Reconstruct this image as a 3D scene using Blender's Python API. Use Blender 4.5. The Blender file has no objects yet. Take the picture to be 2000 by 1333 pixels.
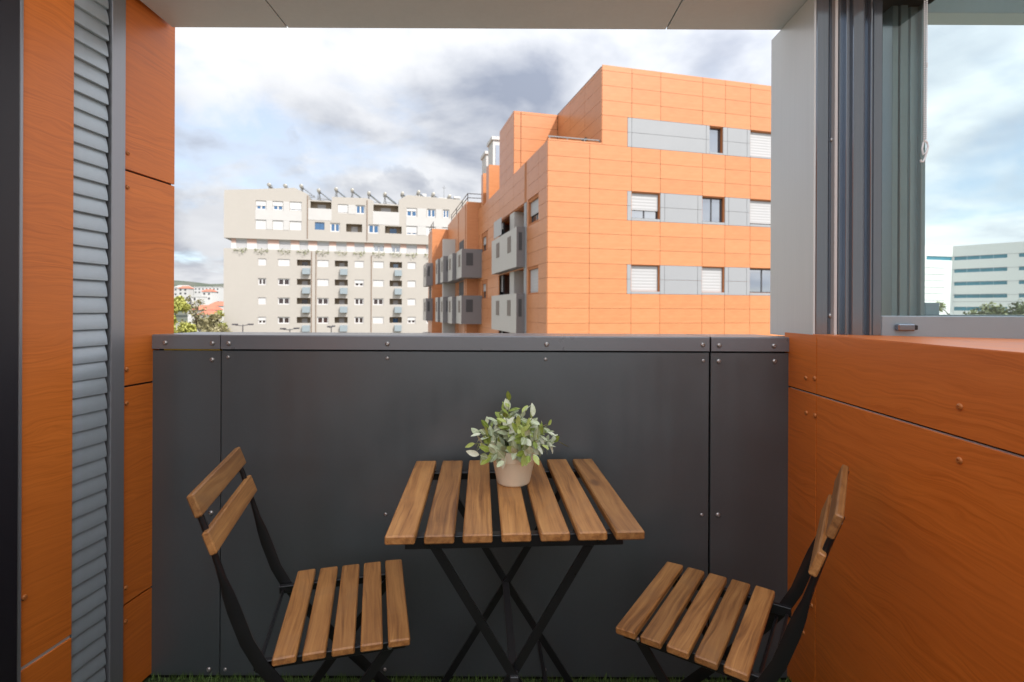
import bpy, bmesh, math, random
from mathutils import Vector, Matrix, Euler
R = math.radians
random.seed(7)
S = bpy.context.scene
COL = S.collection
E = 1.188                      # eye height above the balcony floor (floor is z = 0)

# ------------------------------------------------------------------ camera
cam = bpy.data.cameras.new('camera'); camo = bpy.data.objects.new('camera', cam); COL.objects.link(camo)
camo.location = (0, 0, E); camo.rotation_euler = (R(90), R(-.25), 0)
cam.sensor_width = 36; cam.lens = 18.36; cam.shift_y = -62.5/2000
cam.clip_start = .05; cam.clip_end = 9000
cam.dof.use_dof = True; cam.dof.focus_distance = 1.62; cam.dof.aperture_fstop = 4.5
S.camera = camo

# ------------------------------------------------------------------ sky, sun, exposure
SUN = Vector((.485, -.497, .77)).normalized()
S.view_settings.view_transform = 'Standard'; S.view_settings.look = 'None'
S.view_settings.gamma = 1; S.view_settings.use_curve_mapping = False
S.view_settings.exposure = 1.55
W = bpy.data.worlds.new('World'); S.world = W; W.use_nodes = True
class NT:
    """small wrapper that writes shader nodes as expressions"""
    def __init__(s, t): s.t = t; s.n = t.nodes; s.l = t.links
    def put(s, sock, v):
        if hasattr(v, 'is_linked') or isinstance(v, bpy.types.NodeSocket): s.l.new(v, sock)
        else: sock.default_value = v
    def node(s, kind, ins=(), **kw):
        nd = s.n.new(kind)
        for k, v in kw.items(): setattr(nd, k, v)
        for k, v in (ins.items() if isinstance(ins, dict) else enumerate(ins)):
            if v is not None: s.put(nd.inputs[k], v)
        return nd
    def m(s, op, a, b=None, c=None, clamp=False):
        return s.node('ShaderNodeMath', [a, b, c], operation=op, use_clamp=clamp).outputs[0]
    def noise(s, vec, scale, detail=4, rough=.5, dist=0, out=0):
        return s.node('ShaderNodeTexNoise', {'Vector': vec, 'Scale': scale, 'Detail': detail, 'Roughness': rough, 'Distortion': dist}).outputs[out]
    def ramp(s, fac, stops, interp='LINEAR'):
        nd = s.node('ShaderNodeValToRGB', [fac]); cr = nd.color_ramp; cr.interpolation = interp
        while len(cr.elements) < len(stops): cr.elements.new(.5)
        for e, (p, c) in zip(cr.elements, stops):
            e.position = p; e.color = (c, c, c, 1) if isinstance(c, (int, float)) else (*c, 1)
        return nd.outputs[0]
    def smooth(s, x, a, b):
        return s.node('ShaderNodeMapRange', [x, a, b, 0., 1.], interpolation_type='SMOOTHSTEP').outputs[0]
    def mix(s, f, a, b, mode='MIX'):
        nd = s.node('ShaderNodeMix', data_type='RGBA', blend_type=mode)
        s.put(nd.inputs[0], f); s.put(nd.inputs[6], a if not isinstance(a, tuple) else (*a[:3], 1)); s.put(nd.inputs[7], b if not isinstance(b, tuple) else (*b[:3], 1))
        return nd.outputs[2]
    def mapping(s, vec, scale=(1, 1, 1), loc=(0, 0, 0), rot=(0, 0, 0)):
        return s.node('ShaderNodeMapping', {'Vector': vec, 'Scale': scale, 'Location': loc, 'Rotation': rot}).outputs[0]

w = NT(W.node_tree); w.n.clear()
sky = w.node('ShaderNodeTexSky', sky_type='NISHITA', sun_disc=False, sun_elevation=math.asin(SUN.z),
             sun_rotation=math.atan2(SUN.x, SUN.y), altitude=600, air_density=1., dust_density=.6).outputs[0]
D = w.node('ShaderNodeTexCoord').outputs['Generated']
sx, sy, sz = w.node('ShaderNodeSeparateXYZ', [D]).outputs[:]
zz = w.m('ADD', w.m('MAXIMUM', sz, 0.), .22)
P = w.node('ShaderNodeCombineXYZ', [w.m('DIVIDE', sx, zz), w.m('DIVIDE', sy, zz), 0.]).outputs[0]
cov = w.smooth(w.noise(w.mapping(P, loc=(3.1, 1.4, 0)), 1.15, 8, .54, .2), .30, .47)
big = w.noise(w.mapping(P, loc=(.4, 5.2, 0)), .8, 6, .55, .3)
fine = w.noise(w.mapping(P, loc=(8, 2, 0)), 2.2, 8, .52, .25)
# two dark cloud bellies hanging ahead of the balcony, above the roofs
yy = w.m('MAXIMUM', sy, .05)
ax = w.m('DIVIDE', sx, yy); az = w.m('DIVIDE', sz, yy)
warp = w.noise(D, 3.4, 8, .56, .15); warp2 = w.noise(w.mapping(D, loc=(4, 7, 1)), 4.2, 8, .58, .15)
axw = w.m('ADD', ax, w.m('MULTIPLY', w.m('SUBTRACT', warp, .5), .55)); azw = w.m('ADD', az, w.m('MULTIPLY', w.m('SUBTRACT', warp2, .5), .34))
def blob(cx, cz, rx, rz, tilt=0):
    c, t = math.cos(tilt), math.sin(tilt)
    dx = w.m('SUBTRACT', axw, cx); dz = w.m('SUBTRACT', azw, cz)
    u = w.m('DIVIDE', w.m('ADD', w.m('MULTIPLY', dx, c), w.m('MULTIPLY', dz, t)), rx)
    v = w.m('DIVIDE', w.m('SUBTRACT', w.m('MULTIPLY', dz, c), w.m('MULTIPLY', dx, t)), rz)
    d = w.m('SQRT', w.m('ADD', w.m('MULTIPLY', u, u), w.m('MULTIPLY', v, v)))
    return w.smooth(d, 1.12, .35)
dark = w.m('MAXIMUM', blob(-.08, .395, .48, .20, .02), w.m('MAXIMUM', w.m('MULTIPLY', blob(-.46, .275, .34, .06, -.28), .85), w.m('MULTIPLY', blob(-.28, .225, .24, .04, -.1), .8)))
dark = w.m('MAXIMUM', dark, w.m('MULTIPLY', blob(.34, .50, .42, .14, 0), .72))
white = w.m('MAXIMUM', blob(-.52, .44, .22, .12, .1), blob(-.55, .19, .12, .06, 0))
ahead = w.smooth(sy, .05, .3)
dark = w.m('MULTIPLY', w.m('MULTIPLY', dark, ahead), w.m('ADD', .30, w.m('MULTIPLY', w.smooth(fine, .28, .72), .85)))
base_shade = w.m('MULTIPLY', w.smooth(w.m('ADD', w.m('MULTIPLY', big, .7), w.m('MULTIPLY', fine, .3)), .34, .58), .92)
base_shade = w.m('MULTIPLY', base_shade, w.m('SUBTRACT', 1., w.m('MULTIPLY', w.m('MULTIPLY', white, ahead), .6)))
shade = w.m('MAXIMUM', dark, base_shade)
cover = w.m('MAXIMUM', cov, dark)
cover = w.m('MAXIMUM', cover, w.m('MULTIPLY', w.m('MULTIPLY', white, ahead), w.smooth(fine, .25, .5)))
wisp = w.m('MULTIPLY', w.m('SUBTRACT', fine, .5), 1.2)
lit = w.mix(w.m('ADD', w.m('MULTIPLY', shade, .80), w.m('MULTIPLY', wisp, w.m('MULTIPLY', shade, .75)), clamp=True), (2.95, 2.98, 3.04), (.98, 1.10, 1.38))
# clouds scatter light forward: the sky brightens smoothly towards the sun, as in the CIE sky models
cs = w.node('ShaderNodeVectorMath', [D, tuple(SUN)], operation='DOT_PRODUCT').outputs['Value']
fw = w.m('POWER', w.m('MULTIPLY', w.m('ADD', cs, 1.), .5), 2.2)
kf = w.m('ADD', .82, w.m('MULTIPLY', fw, 2.4))
lit = w.mix(1., lit, w.node('ShaderNodeCombineXYZ', [kf, kf, kf]).outputs[0], 'MULTIPLY')
skyc = w.mix(1., sky, (.62, .64, .66), 'MULTIPLY')
skyc = w.mix(.45, skyc, (2.6, 2.8, 3.0))
bg = w.node('ShaderNodeBackground', [w.mix(cover, skyc, lit), .12])
w.l.new(bg.outputs[0], w.node('ShaderNodeOutputWorld').inputs[0])

sun = bpy.data.lights.new('sun', 'SUN'); suno = bpy.data.objects.new('sun', sun); COL.objects.link(suno)
sun.energy = 2.0; sun.angle = R(.5); sun.color = (1, .955, .90)
suno.rotation_euler = SUN.to_track_quat('Z', 'Y').to_euler(); suno.location = (20, -20, 40)

# ------------------------------------------------------------------ materials
def mat(name, col=(.5, .5, .5), rough=.5, metal=0, spec=.5, fn=None, **kw):
    m = bpy.data.materials.new(name); m.use_nodes = True
    b = m.node_tree.nodes['Principled BSDF']
    b.inputs['Base Color'].default_value = (*col, 1); b.inputs['Roughness'].default_value = rough
    b.inputs['Metallic'].default_value = metal; b.inputs['Specular IOR Level'].default_value = spec
    for k, v in kw.items(): b.inputs[k.replace('_', ' ')].default_value = v
    if fn: fn(NT(m.node_tree), b)
    return m
def objco(n): return n.node('ShaderNodeTexCoord').outputs['Object']
def rnd(n): return n.node('ShaderNodeObjectInfo').outputs['Random']
def bump(n, b, h, strength, dist=.002):
    n.l.new(n.node('ShaderNodeBump', {'Strength': strength, 'Distance': dist, 'Height': h}).outputs[0], b.inputs['Normal'])
def scaled(n, v, k):
    return n.node('ShaderNodeVectorMath', [v, (k, k, k)], operation='MULTIPLY').outputs[0]
def speckle(amount, scale, base, rough_amt=.08, bumpy=0):
    def fn(n, b):
        co = objco(n); a = n.noise(co, scale, 6, .6); c = n.noise(co, scale*9, 3, .6)
        v = n.m('ADD', n.m('MULTIPLY', n.m('SUBTRACT', a, .5), amount*2), n.m('MULTIPLY', n.m('SUBTRACT', c, .5), amount))
        k = n.m('ADD', 1., v)
        n.l.new(n.mix(1., tuple(base), n.node('ShaderNodeCombineXYZ', [k, k, k]).outputs[0], 'MULTIPLY'), b.inputs['Base Color'])
        n.l.new(n.m('ADD', b.inputs['Roughness'].default_value, n.m('MULTIPLY', n.m('SUBTRACT', a, .5), rough_amt*4), clamp=True), b.inputs['Roughness'])
        if bumpy: bump(n, b, c, bumpy)
    return fn
def laminate(dark, light, fade):
    """orange wood-print laminate: fine wavy horizontal grain lines"""
    def fn(n, b):
        co = objco(n); r = n.m('MULTIPLY', rnd(n), 37.)
        off = n.node('ShaderNodeCombineXYZ', [r, 0., n.m('MULTIPLY', r, 1.7)]).outputs[0]
        v = n.node('ShaderNodeVectorMath', [co, off]).outputs[0]
        slow = n.noise(n.mapping(v, (1.6, 1.6, 5.)), 1.6, 3, .5)
        vw = n.node('ShaderNodeVectorMath', [v, n.node('ShaderNodeCombineXYZ', [0., 0., n.m('MULTIPLY', slow, .11)]).outputs[0]]).outputs[0]
        g1 = n.noise(n.mapping(vw, (2.2, 2.2, 74)), 1.4, 7, .64, .35)
        g2 = n.noise(n.mapping(vw, (9, 9, 300)), 1.0, 3, .6, .3)
        big = n.noise(n.mapping(v, (1.2, 1.2, 4)), 1.5, 2, .5)
        g = n.m('ADD', n.m('MULTIPLY', g1, .72), n.m('MULTIPLY', g2, .28))
        c = n.ramp(g, [(.36, dark), (.50, tuple((a*.4+c2*.6) for a, c2 in zip(dark, light))), (.64, light)])
        c = n.mix(n.m('MULTIPLY', n.smooth(big, .40, .62), .45), c, fade)
        n.l.new(c, b.inputs['Base Color'])
        n.l.new(n.m('ADD', .30, n.m('MULTIPLY', g1, .2)), b.inputs['Roughness'])
        bump(n, b, g, .12, .0006)
    return fn
def acacia(n, b):
    """brown-oiled timber, grain along the longest local axis (y)"""
    co = objco(n); r = rnd(n)
    off = n.node('ShaderNodeCombineXYZ', [n.m('MULTIPLY', r, 11.), n.m('MULTIPLY', r, 29.), n.m('MULTIPLY', r, 5.)]).outputs[0]
    v = n.node('ShaderNodeVectorMath', [co, off]).outputs[0]
    wv = n.noise(n.mapping(v, (6, 1.6, 6)), 1.5, 3, .5)
    vw = n.node('ShaderNodeVectorMath', [v, n.node('ShaderNodeCombineXYZ', [n.m('MULTIPLY', wv, .05), 0., 0.]).outputs[0]]).outputs[0]
    g = n.noise(n.mapping(vw, (70, 2.2, 70)), 1.1, 6, .6, .6)
    f = n.noise(n.mapping(vw, (320, 9, 320)), 1., 2, .5)
    blot = n.noise(n.mapping(v, (9, 5, 9)), 1.2, 4, .6, .6)
    vor = n.node('ShaderNodeTexVoronoi', {'Vector': n.mapping(v, (9, 4.2, 9)), 'Scale': 1., 'Randomness': 1.}).outputs[0]
    knot = n.smooth(vor, .16, .05)
    gg = n.m('ADD', n.m('MULTIPLY', g, .6), n.m('ADD', n.m('MULTIPLY', f, .18), n.m('MULTIPLY', blot, .22)))
    c = n.ramp(gg, [(.34, (.150, .060, .018)), (.48, (.325, .143, .042)), (.64, (.475, .235, .075))])
    c = n.mix(n.m('MULTIPLY', n.smooth(blot, .52, .70), .45), c, (.22, .105, .045))
    c = n.mix(n.m('MULTIPLY', knot, .6), c, (.085, .035, .015))
    k = n.m('ADD', .80, n.m('MULTIPLY', r, .38))
    c = n.mix(1., c, n.node('ShaderNodeCombineXYZ', [k, k, k]).outputs[0], 'MULTIPLY')
    n.l.new(c, b.inputs['Base Color'])
    n.l.new(n.m('ADD', .33, n.m('MULTIPLY', g, .2)), b.inputs['Roughness'])
    bump(n, b, gg, .25, .0008)
def brushed(c0, c1, rough):
    def fn(n, b):
        co = objco(n); g = n.noise(n.mapping(co, (170, 170, 2)), 1, 4, .6); d = n.noise(co, 4, 5, .6)
        n.l.new(n.mix(g, c0, c1), b.inputs['Base Color'])
        n.l.new(n.m('ADD', rough, n.m('MULTIPLY', n.m('SUBTRACT', d, .5), .14)), b.inputs['Roughness'])
    return fn
def leafy(c0, c1, c2):
    def fn(n, b):
        r = rnd(n); co = n.node('ShaderNodeNewGeometry').outputs['Position']
        v = n.noise(co, 60, 3, .6); vv = n.noise(co, .55, 3, .6)
        k = n.m('ADD', n.m('MULTIPLY', v, .4), n.m('ADD', n.m('MULTIPLY', vv, .5), n.m('MULTIPLY', r, .25)))
        n.l.new(n.ramp(k, [(.35, c0), (.56, c1), (.78, c2)]), b.inputs['Base Color'])
    return fn
M = {}
M['laminate'] = mat('orange_laminate', (.5, .15, .03), .34, fn=laminate((.55, .125, .012), (.76, .205, .027), (.66, .168, .023)))
M['laminate_edge'] = mat('laminate_edge', (.26, .08, .02), .5)
def sheet(base):
    def fn(n, b):
        co = objco(n); st = n.noise(n.mapping(co, (26, 26, .8)), 1., 5, .6); sm = n.noise(co, 3.2, 6, .62, .4); du = n.noise(co, 90, 3, .6)
        k = n.m('ADD', .79, n.m('ADD', n.m('MULTIPLY', st, .08), n.m('ADD', n.m('MULTIPLY', sm, .22), n.m('MULTIPLY', du, .12))))
        n.l.new(n.mix(1., tuple(base), n.node('ShaderNodeCombineXYZ', [k, k, k]).outputs[0], 'MULTIPLY'), b.inputs['Base Color'])
        n.l.new(n.m('ADD', .36, n.m('ADD', n.m('MULTIPLY', n.m('SUBTRACT', sm, .5), .35), n.m('MULTIPLY', n.m('SUBTRACT', st, .5), .15)), clamp=True), b.inputs['Roughness'])
        bump(n, b, sm, .08, .01)
    return fn
M['grey_panel'] = mat('dark_grey_sheet', (.17, .168, .168), .42, spec=1., fn=sheet((.064, .074, .077)))
M['grey_cap'] = mat('grey_coping_sheet', (.2, .2, .2), .30, fn=speckle(.05, 4, (.19, .192, .20), .05), metal=.25)
M['soffit'] = mat('soffit_sheet', (.42, .40, .385), .55, fn=speckle(.10, 7, (.53, .555, .565), .05))
M['pillar'] = mat('brushed_aluminium', (.5, .5, .5), .38, .25, fn=brushed((.54, .55, .54), (.61, .62, .61), .36))
M['post'] = mat('grey_post_metal', (.3, .3, .32), .33, .55, fn=brushed((.27, .27, .285), (.33, .33, .34), .34))
M['louvre'] = mat('louvre_aluminium', (.45, .46, .47), .36, .35, fn=speckle(.12, 9, (.38, .425, .45), .06))
M['frame'] = mat('blue_grey_window_frame', (.14, .15, .185), .24, .75, fn=brushed((.20, .235, .275), (.28, .315, .36), .16))
M['frame_teal'] = mat('outer_window_frame', (.085, .115, .12), .35, .5, fn=brushed((.25, .30, .315), (.31, .36, .37), .24))
M['rail_grey'] = mat('grey_sash_rail', (.27, .28, .31), .4, .35, fn=speckle(.05, 6, (.31, .375, .41), .05))
M['gasket'] = mat('black_gasket', (.012, .011, .011), .6)
M['pale_strip'] = mat('pale_seal_and_edge_light', (.55, .54, .52), .4)
M['jamb_black'] = mat('dark_jamb', (.012, .010, .014), .5)
M['screw'] = mat('steel_screw', (.42, .40, .38), .32, .8)
M['screw_orange'] = mat('orange_screw', (.5, .17, .04), .35, .2)
M['void'] = mat('dark_cavity', (.02, .019, .018), .9)
M['insulation'] = mat('yellow_insulation', (.65, .42, .04), .9)
M['black_steel'] = mat('black_painted_steel', (.010, .010, .011), .32, fn=speckle(.2, 30, (.010, .010, .011), .05))
M['sheen_steel'] = mat('sheen_black_steel', (.04, .04, .042), .35, .3, fn=speckle(.2, 30, (.045, .045, .047), .05))  # paler copy of the black steel; the bar's reflected light is in the colour
M['wood'] = mat('oiled_acacia', (.3, .15, .05), .4, fn=acacia)
M['pot'] = mat('beige_plastic_pot', (.60, .47, .35), .42, fn=speckle(.05, 20, (.80, .70, .52), .05))
M['soil'] = mat('potting_soil', (.03, .022, .015), .95)
M['turf_base'] = mat('turf_backing', (.03, .05, .014), .95)
M['turf'] = mat('turf_blades', (.06, .11, .02), .6, fn=leafy((.05, .10, .015), (.09, .17, .03), (.15, .2, .06)))
def leafmat(name, a, b2, c):
    def fn(n, bb):
        r = rnd(n); co = objco(n)
        x, y, z = n.node('ShaderNodeSeparateXYZ', [co]).outputs[:]
        rib = n.smooth(n.m('ABSOLUTE', y), .0012, .0003)
        v = n.noise(n.node('ShaderNodeVectorMath', [co, n.node('ShaderNodeCombineXYZ', [n.m('MULTIPLY', r, 9.), 0., 0.]).outputs[0]]).outputs[0], 130, 3, .6)
        c2 = n.ramp(n.m('ADD', n.m('MULTIPLY', v, .55), n.m('MULTIPLY', r, .45)), [(.25, a), (.5, b2), (.75, c)])
        n.l.new(n.mix(n.m('MULTIPLY', rib, .5), c2, c), bb.inputs['Base Color'])
    return mat(name, b2, .5, fn=fn, Subsurface_Weight=0)
M['leaf_pale'] = leafmat('silvery_leaf', (.28, .34, .17), (.50, .56, .35), (.74, .77, .60))
M['leaf_green'] = leafmat('fresh_leaf', (.15, .21, .025), (.28, .36, .05), (.44, .50, .15))
M['stem'] = mat('plant_stem', (.20, .24, .09), .6)
M['bead'] = mat('white_bead', (.75, .76, .76), .3)
def glass(name, tint, gl=.10, rough=.02):
    m = bpy.data.materials.new(name); m.use_nodes = True; n = NT(m.node_tree); n.n.clear()
    f = n.node('ShaderNodeLayerWeight', {'Blend': .5}).outputs['Facing']
    f = n.m('ADD', n.m('MULTIPLY', n.m('POWER', f, 5.), .9), gl, clamp=True)
    s = n.node('ShaderNodeMixShader', [f, n.node('ShaderNodeBsdfTransparent', [(*tint, 1)]).outputs[0], n.node('ShaderNodeBsdfGlossy', {'Color': (.9, .95, 1, 1), 'Roughness': rough}).outputs[0]])
    n.l.new(s.outputs[0], n.node('ShaderNodeOutputMaterial').inputs[0]); return m
M['glass'] = glass('window_glass', (.90, .955, .95), .07)
def far_orange(n, b):
    co = objco(n); r = rnd(n)
    v = n.noise(n.mapping(co, (1, 1, 7)), 1.3, 5, .6); g = n.noise(n.mapping(co, (3, 3, 50)), 1., 3, .6)
    k = n.m('ADD', n.m('MULTIPLY', v, .5), n.m('ADD', n.m('MULTIPLY', g, .38), n.m('MULTIPLY', r, .12)))
    n.l.new(n.ramp(k, [(.32, (.45, .168, .062)), (.5, (.505, .198, .076)), (.68, (.55, .225, .092))]), b.inputs['Base Color'])
M['far_orange'] = mat('sunlit_orange_panel', (.7, .27, .08), .36, fn=far_orange)
M['far_joint'] = mat('orange_joint', (.40, .145, .05), .8)
M['far_grey'] = mat('pale_grey_panel', (.5, .5, .5), .45, fn=speckle(.04, 1, (.27, .275, .283), .04))
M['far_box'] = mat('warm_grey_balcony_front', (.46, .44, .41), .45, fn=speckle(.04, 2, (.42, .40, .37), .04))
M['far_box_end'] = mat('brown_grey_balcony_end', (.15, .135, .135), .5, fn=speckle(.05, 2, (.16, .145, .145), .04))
M['far_dark'] = mat('dark_grille_and_recess_shade', (.05, .048, .05), .6)
M['far_grille'] = mat('brown_grille', (.16, .13, .11), .6)
M['shutter'] = mat('grey_roller_shutter', (.66, .65, .65), .5, fn=speckle(.03, 2, (.38, .375, .375), .03))
M['win_dark'] = mat('dark_window_frame', (.06, .06, .065), .4)
M['win_white'] = mat('white_window_frame', (.52, .51, .50), .5)
def panefn(n, b):
    b.inputs['Base Color'].default_value = (.03, .045, .06, 1)
M['pane'] = mat('reflecting_pane', (.03, .045, .06), .04, 0, 1.0, fn=panefn, IOR=2.2)
M['pane_blue'] = mat('blue_pane', (.02, .09, .20), .06, 0, .8)
M['pane_dark'] = mat('dark_pane', (.035, .022, .02), .08, 0, .5)
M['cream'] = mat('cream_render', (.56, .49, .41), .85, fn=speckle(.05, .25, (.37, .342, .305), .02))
M['cream_pale'] = mat('pale_render', (.66, .64, .61), .85, fn=speckle(.08, .5, (.44, .428, .41), .02))
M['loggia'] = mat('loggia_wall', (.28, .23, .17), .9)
M['pink'] = mat('pink_render', (.50, .33, .27), .9)
M['ac_box'] = mat('blue_grey_unit_box', (.20, .235, .25), .5)
M['pipe'] = mat('brown_pipe', (.20, .12, .075), .6)
M['steel'] = mat('galvanised_steel', (.20, .20, .195), .4, .5)
M['tank'] = mat('pale_tank', (.27, .255, .22), .4, .3)
M['collector'] = mat('solar_glass', (.28, .31, .36), .2, .2)
M['roof_grey'] = mat('gravel_roof', (.35, .34, .32), .95, fn=speckle(.1, 2, (.35, .34, .32), .02))
M['white'] = mat('white_render', (.80, .79, .77), .8, fn=speckle(.03, .3, (.50, .49, .475), .02))
M['office_white'] = mat('white_cladding', (.78, .75, .70), .5, fn=speckle(.03, .1, (.76, .75, .72), .02))
M['office_band'] = mat('teal_band_glass', (.05, .22, .28), .12, 0, .8, fn=speckle(.5, .08, (.05, .22, .29), .02))
M['tile'] = mat('red_roof_tile', (.42, .13, .08), .8, fn=speckle(.15, .6, (.44, .14, .085), .02))
M['roof_red'] = mat('pinkish_red_roof', (.55, .20, .16), .7, fn=speckle(.12, .8, (.56, .21, .17), .02))
M['bark'] = mat('bark', (.09, .065, .045), .9)
def foliage(name, c0, c1, c2): return mat(name, c1, .6, fn=leafy(c0, c1, c2))
M['fol_yellow'] = foliage('spring_foliage', (.14, .155, .02), (.27, .28, .05), (.40, .39, .10))
M['fol_olive'] = foliage('olive_foliage', (.14, .125, .055), (.25, .22, .11), (.36, .32, .18))
M['fol_dark'] = foliage('dark_foliage', (.03, .045, .012), (.065, .09, .022), (.14, .15, .05))
M['ivy'] = foliage('trailing_foliage', (.15, .17, .07), (.26, .28, .13), (.36, .36, .20))
def groundfn(n, b):
    co = objco(n); a = n.noise(co, .02, 6, .6); c = n.noise(co, .15, 5, .6)
    n.l.new(n.mix(c, n.ramp(a, [(.40, (.20, .195, .18)), (.5, (.16, .18, .09)), (.62, (.26, .24, .17))]), (.22, .21, .18)), b.inputs['Base Color'])
M['ground'] = mat('town_ground', (.1, .1, .07), .95, fn=groundfn)
def hillfn(n, b):
    co = objco(n); a = n.noise(co, .012, 7, .62); c = n.noise(co, .08, 5, .65)
    k = n.m('ADD', n.m('MULTIPLY', a, .6), n.m('MULTIPLY', c, .4))
    n.l.new(n.ramp(k, [(.40, (.03, .04, .032)), (.50, (.055, .075, .045)), (.57, (.10, .095, .075)), (.64, (.07, .10, .06))]), b.inputs['Base Color'])
M['hill'] = mat('hill_side', (.1, .14, .08), .95, fn=hillfn)
M['back'] = mat('grey_render', (.13, .135, .14), .8)
M['off_white'] = mat('off_white_render', (.62, .57, .52), .8)
M['orange_flat'] = mat('orange_soffit', (.60, .20, .045), .6)

# ------------------------------------------------------------------ mesh helpers
class MB:
    def __init__(s): s.v = []; s.f = []; s.mi = []; s.cur = 0
    def add(s, vs, fs):
        o = len(s.v); s.v += [tuple(v) for v in vs]
        for f in fs: s.f.append(tuple(i+o for i in f)); s.mi.append(s.cur)
        return s
    def box(s, x0, x1, y0, y1, z0, z1, mx=None):
        vs = [Vector((x, y, z)) for z in (z0, z1) for y in (y0, y1) for x in (x0, x1)]
        if mx: vs = [mx @ v for v in vs]
        return s.add(vs, [(0, 2, 3, 1), (4, 5, 7, 6), (0, 1, 5, 4), (2, 6, 7, 3), (0, 4, 6, 2), (1, 3, 7, 5)])
    def cbox(s, x0, x1, y0, y1, z0, z1, c, mx=None):
        """chamfered box"""
        vs = []; idx = {}
        for i, x in enumerate((x0, x1)):
            for j, y in enumerate((y0, y1)):
                for k, z in enumerate((z0, z1)):
                    X = x+c*(1-2*i); Y = y+c*(1-2*j); Z = z+c*(1-2*k)
                    for a, p in enumerate(((x, Y, Z), (X, y, Z), (X, Y, z))):
                        idx[i, j, k, a] = len(vs); vs.append(Vector(p))
        I = lambda i, j, k, a: idx[i, j, k, a]
        fs = []
        for i in (0, 1):
            fs.append([I(i, 0, 0, 0), I(i, 1, 0, 0), I(i, 1, 1, 0), I(i, 0, 1, 0)])
            fs.append([I(0, i, 0, 1), I(1, i, 0, 1), I(1, i, 1, 1), I(0, i, 1, 1)])
            fs.append([I(0, 0, i, 2), I(1, 0, i, 2), I(1, 1, i, 2), I(0, 1, i, 2)])
        for p in (0, 1):
            for q in (0, 1):
                fs.append([I(p, q, 0, 0), I(p, q, 1, 0), I(p, q, 1, 1), I(p, q, 0, 1)])
                fs.append([I(p, 0, q, 0), I(p, 1, q, 0), I(p, 1, q, 2), I(p, 0, q, 2)])
                fs.append([I(0, p, q, 1), I(1, p, q, 1), I(1, p, q, 2), I(0, p, q, 2)])
        for i in (0, 1):
            for j in (0, 1):
                for k in (0, 1): fs.append([I(i, j, k, 0), I(i, j, k, 1), I(i, j, k, 2)])
        ctr = Vector(((x0+x1)/2, (y0+y1)/2, (z0+z1)/2)); out = []
        for f in fs:
            a, b, d = vs[f[0]], vs[f[1]], vs[f[2]]
            m_ = sum((vs[i] for i in f), Vector())/len(f)
            out.append(f if (b-a).cross(d-a).dot(m_-ctr) > 0 else f[::-1])
        if mx: vs = [mx @ v for v in vs]
        return s.add(vs, out)
    def bar(s, a, b, w, t, side=(0, 1, 0)):
        """flat bar from a to b; w in the plane across side, t along side"""
        a = Vector(a); b = Vector(b); d = (b-a).normalized(); sd = Vector(side).normalized(); u = d.cross(sd).normalized()
        vs = [p+u*(w/2*i)+sd*(t/2*j) for p in (a, b) for i, j in ((-1, -1), (1, -1), (1, 1), (-1, 1))]
        return s.add(vs, [(0, 1, 2, 3), (7, 6, 5, 4), (0, 4, 5, 1), (1, 5, 6, 2), (2, 6, 7, 3), (3, 7, 4, 0)])
    def tube(s, pts, r, n=8, closed_ends=True, flat=None):
        pts = [Vector(p) for p in pts]; rs = r if isinstance(r, (list, tuple)) else [r]*len(pts)
        rings = []; up = Vector((0, 0, 1))
        d0 = (pts[1]-pts[0]).normalized()
        if abs(d0.dot(up)) > .95: up = Vector((0, 1, 0))
        for i, p in enumerate(pts):
            d = (pts[min(i+1, len(pts)-1)]-pts[max(i-1, 0)]).normalized()
            a = d.cross(up).normalized(); b = a.cross(d).normalized()
            fa, fb = flat[i] if flat else (1, 1)
            rings.append([p+a*math.cos(k*2*math.pi/n)*rs[i]*fa+b*math.sin(k*2*math.pi/n)*rs[i]*fb for k in range(n)])
        vs = [v for rg in rings for v in rg]; fs = []
        for i in range(len(pts)-1):
            for k in range(n):
                k2 = (k+1) % n; fs.append((i*n+k, i*n+k2, (i+1)*n+k2, (i+1)*n+k))
        if closed_ends: fs += [tuple(range(n))[::-1], tuple((len(pts)-1)*n+k for k in range(n))]
        return s.add(vs, fs)
    def lathe(s, prof, n=32, mx=None):
        vs = []; fs = []
        for r, z in prof:
            vs += [Vector((r*math.cos(k*2*math.pi/n), r*math.sin(k*2*math.pi/n), z)) for k in range(n)]
        for i in range(len(prof)-1):
            for k in range(n):
                k2 = (k+1) % n; fs.append((i*n+k, i*n+k2, (i+1)*n+k2, (i+1)*n+k))
        fs.append(tuple((len(prof)-1)*n+k for k in range(n)))
        fs.append(tuple(range(n))[::-1])
        if mx: vs = [mx @ v for v in vs]
        return s.add(vs, fs)
    def prism(s, poly, y0, y1):
        """polygon in x,z extruded along y"""
        n = len(poly); vs = [(x, y0, z) for x, z in poly]+[(x, y1, z) for x, z in poly]
        area = sum(poly[i][0]*poly[(i+1) % n][1]-poly[(i+1) % n][0]*poly[i][1] for i in range(n))
        fr = tuple(range(n)); bk = tuple(range(n, 2*n))[::-1]
        fs = [fr, bk]+[(i, i+n, (i+1) % n+n, (i+1) % n) for i in range(n)]
        if area < 0: fs = [f[::-1] for f in fs]
        return s.add(vs, fs)
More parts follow.
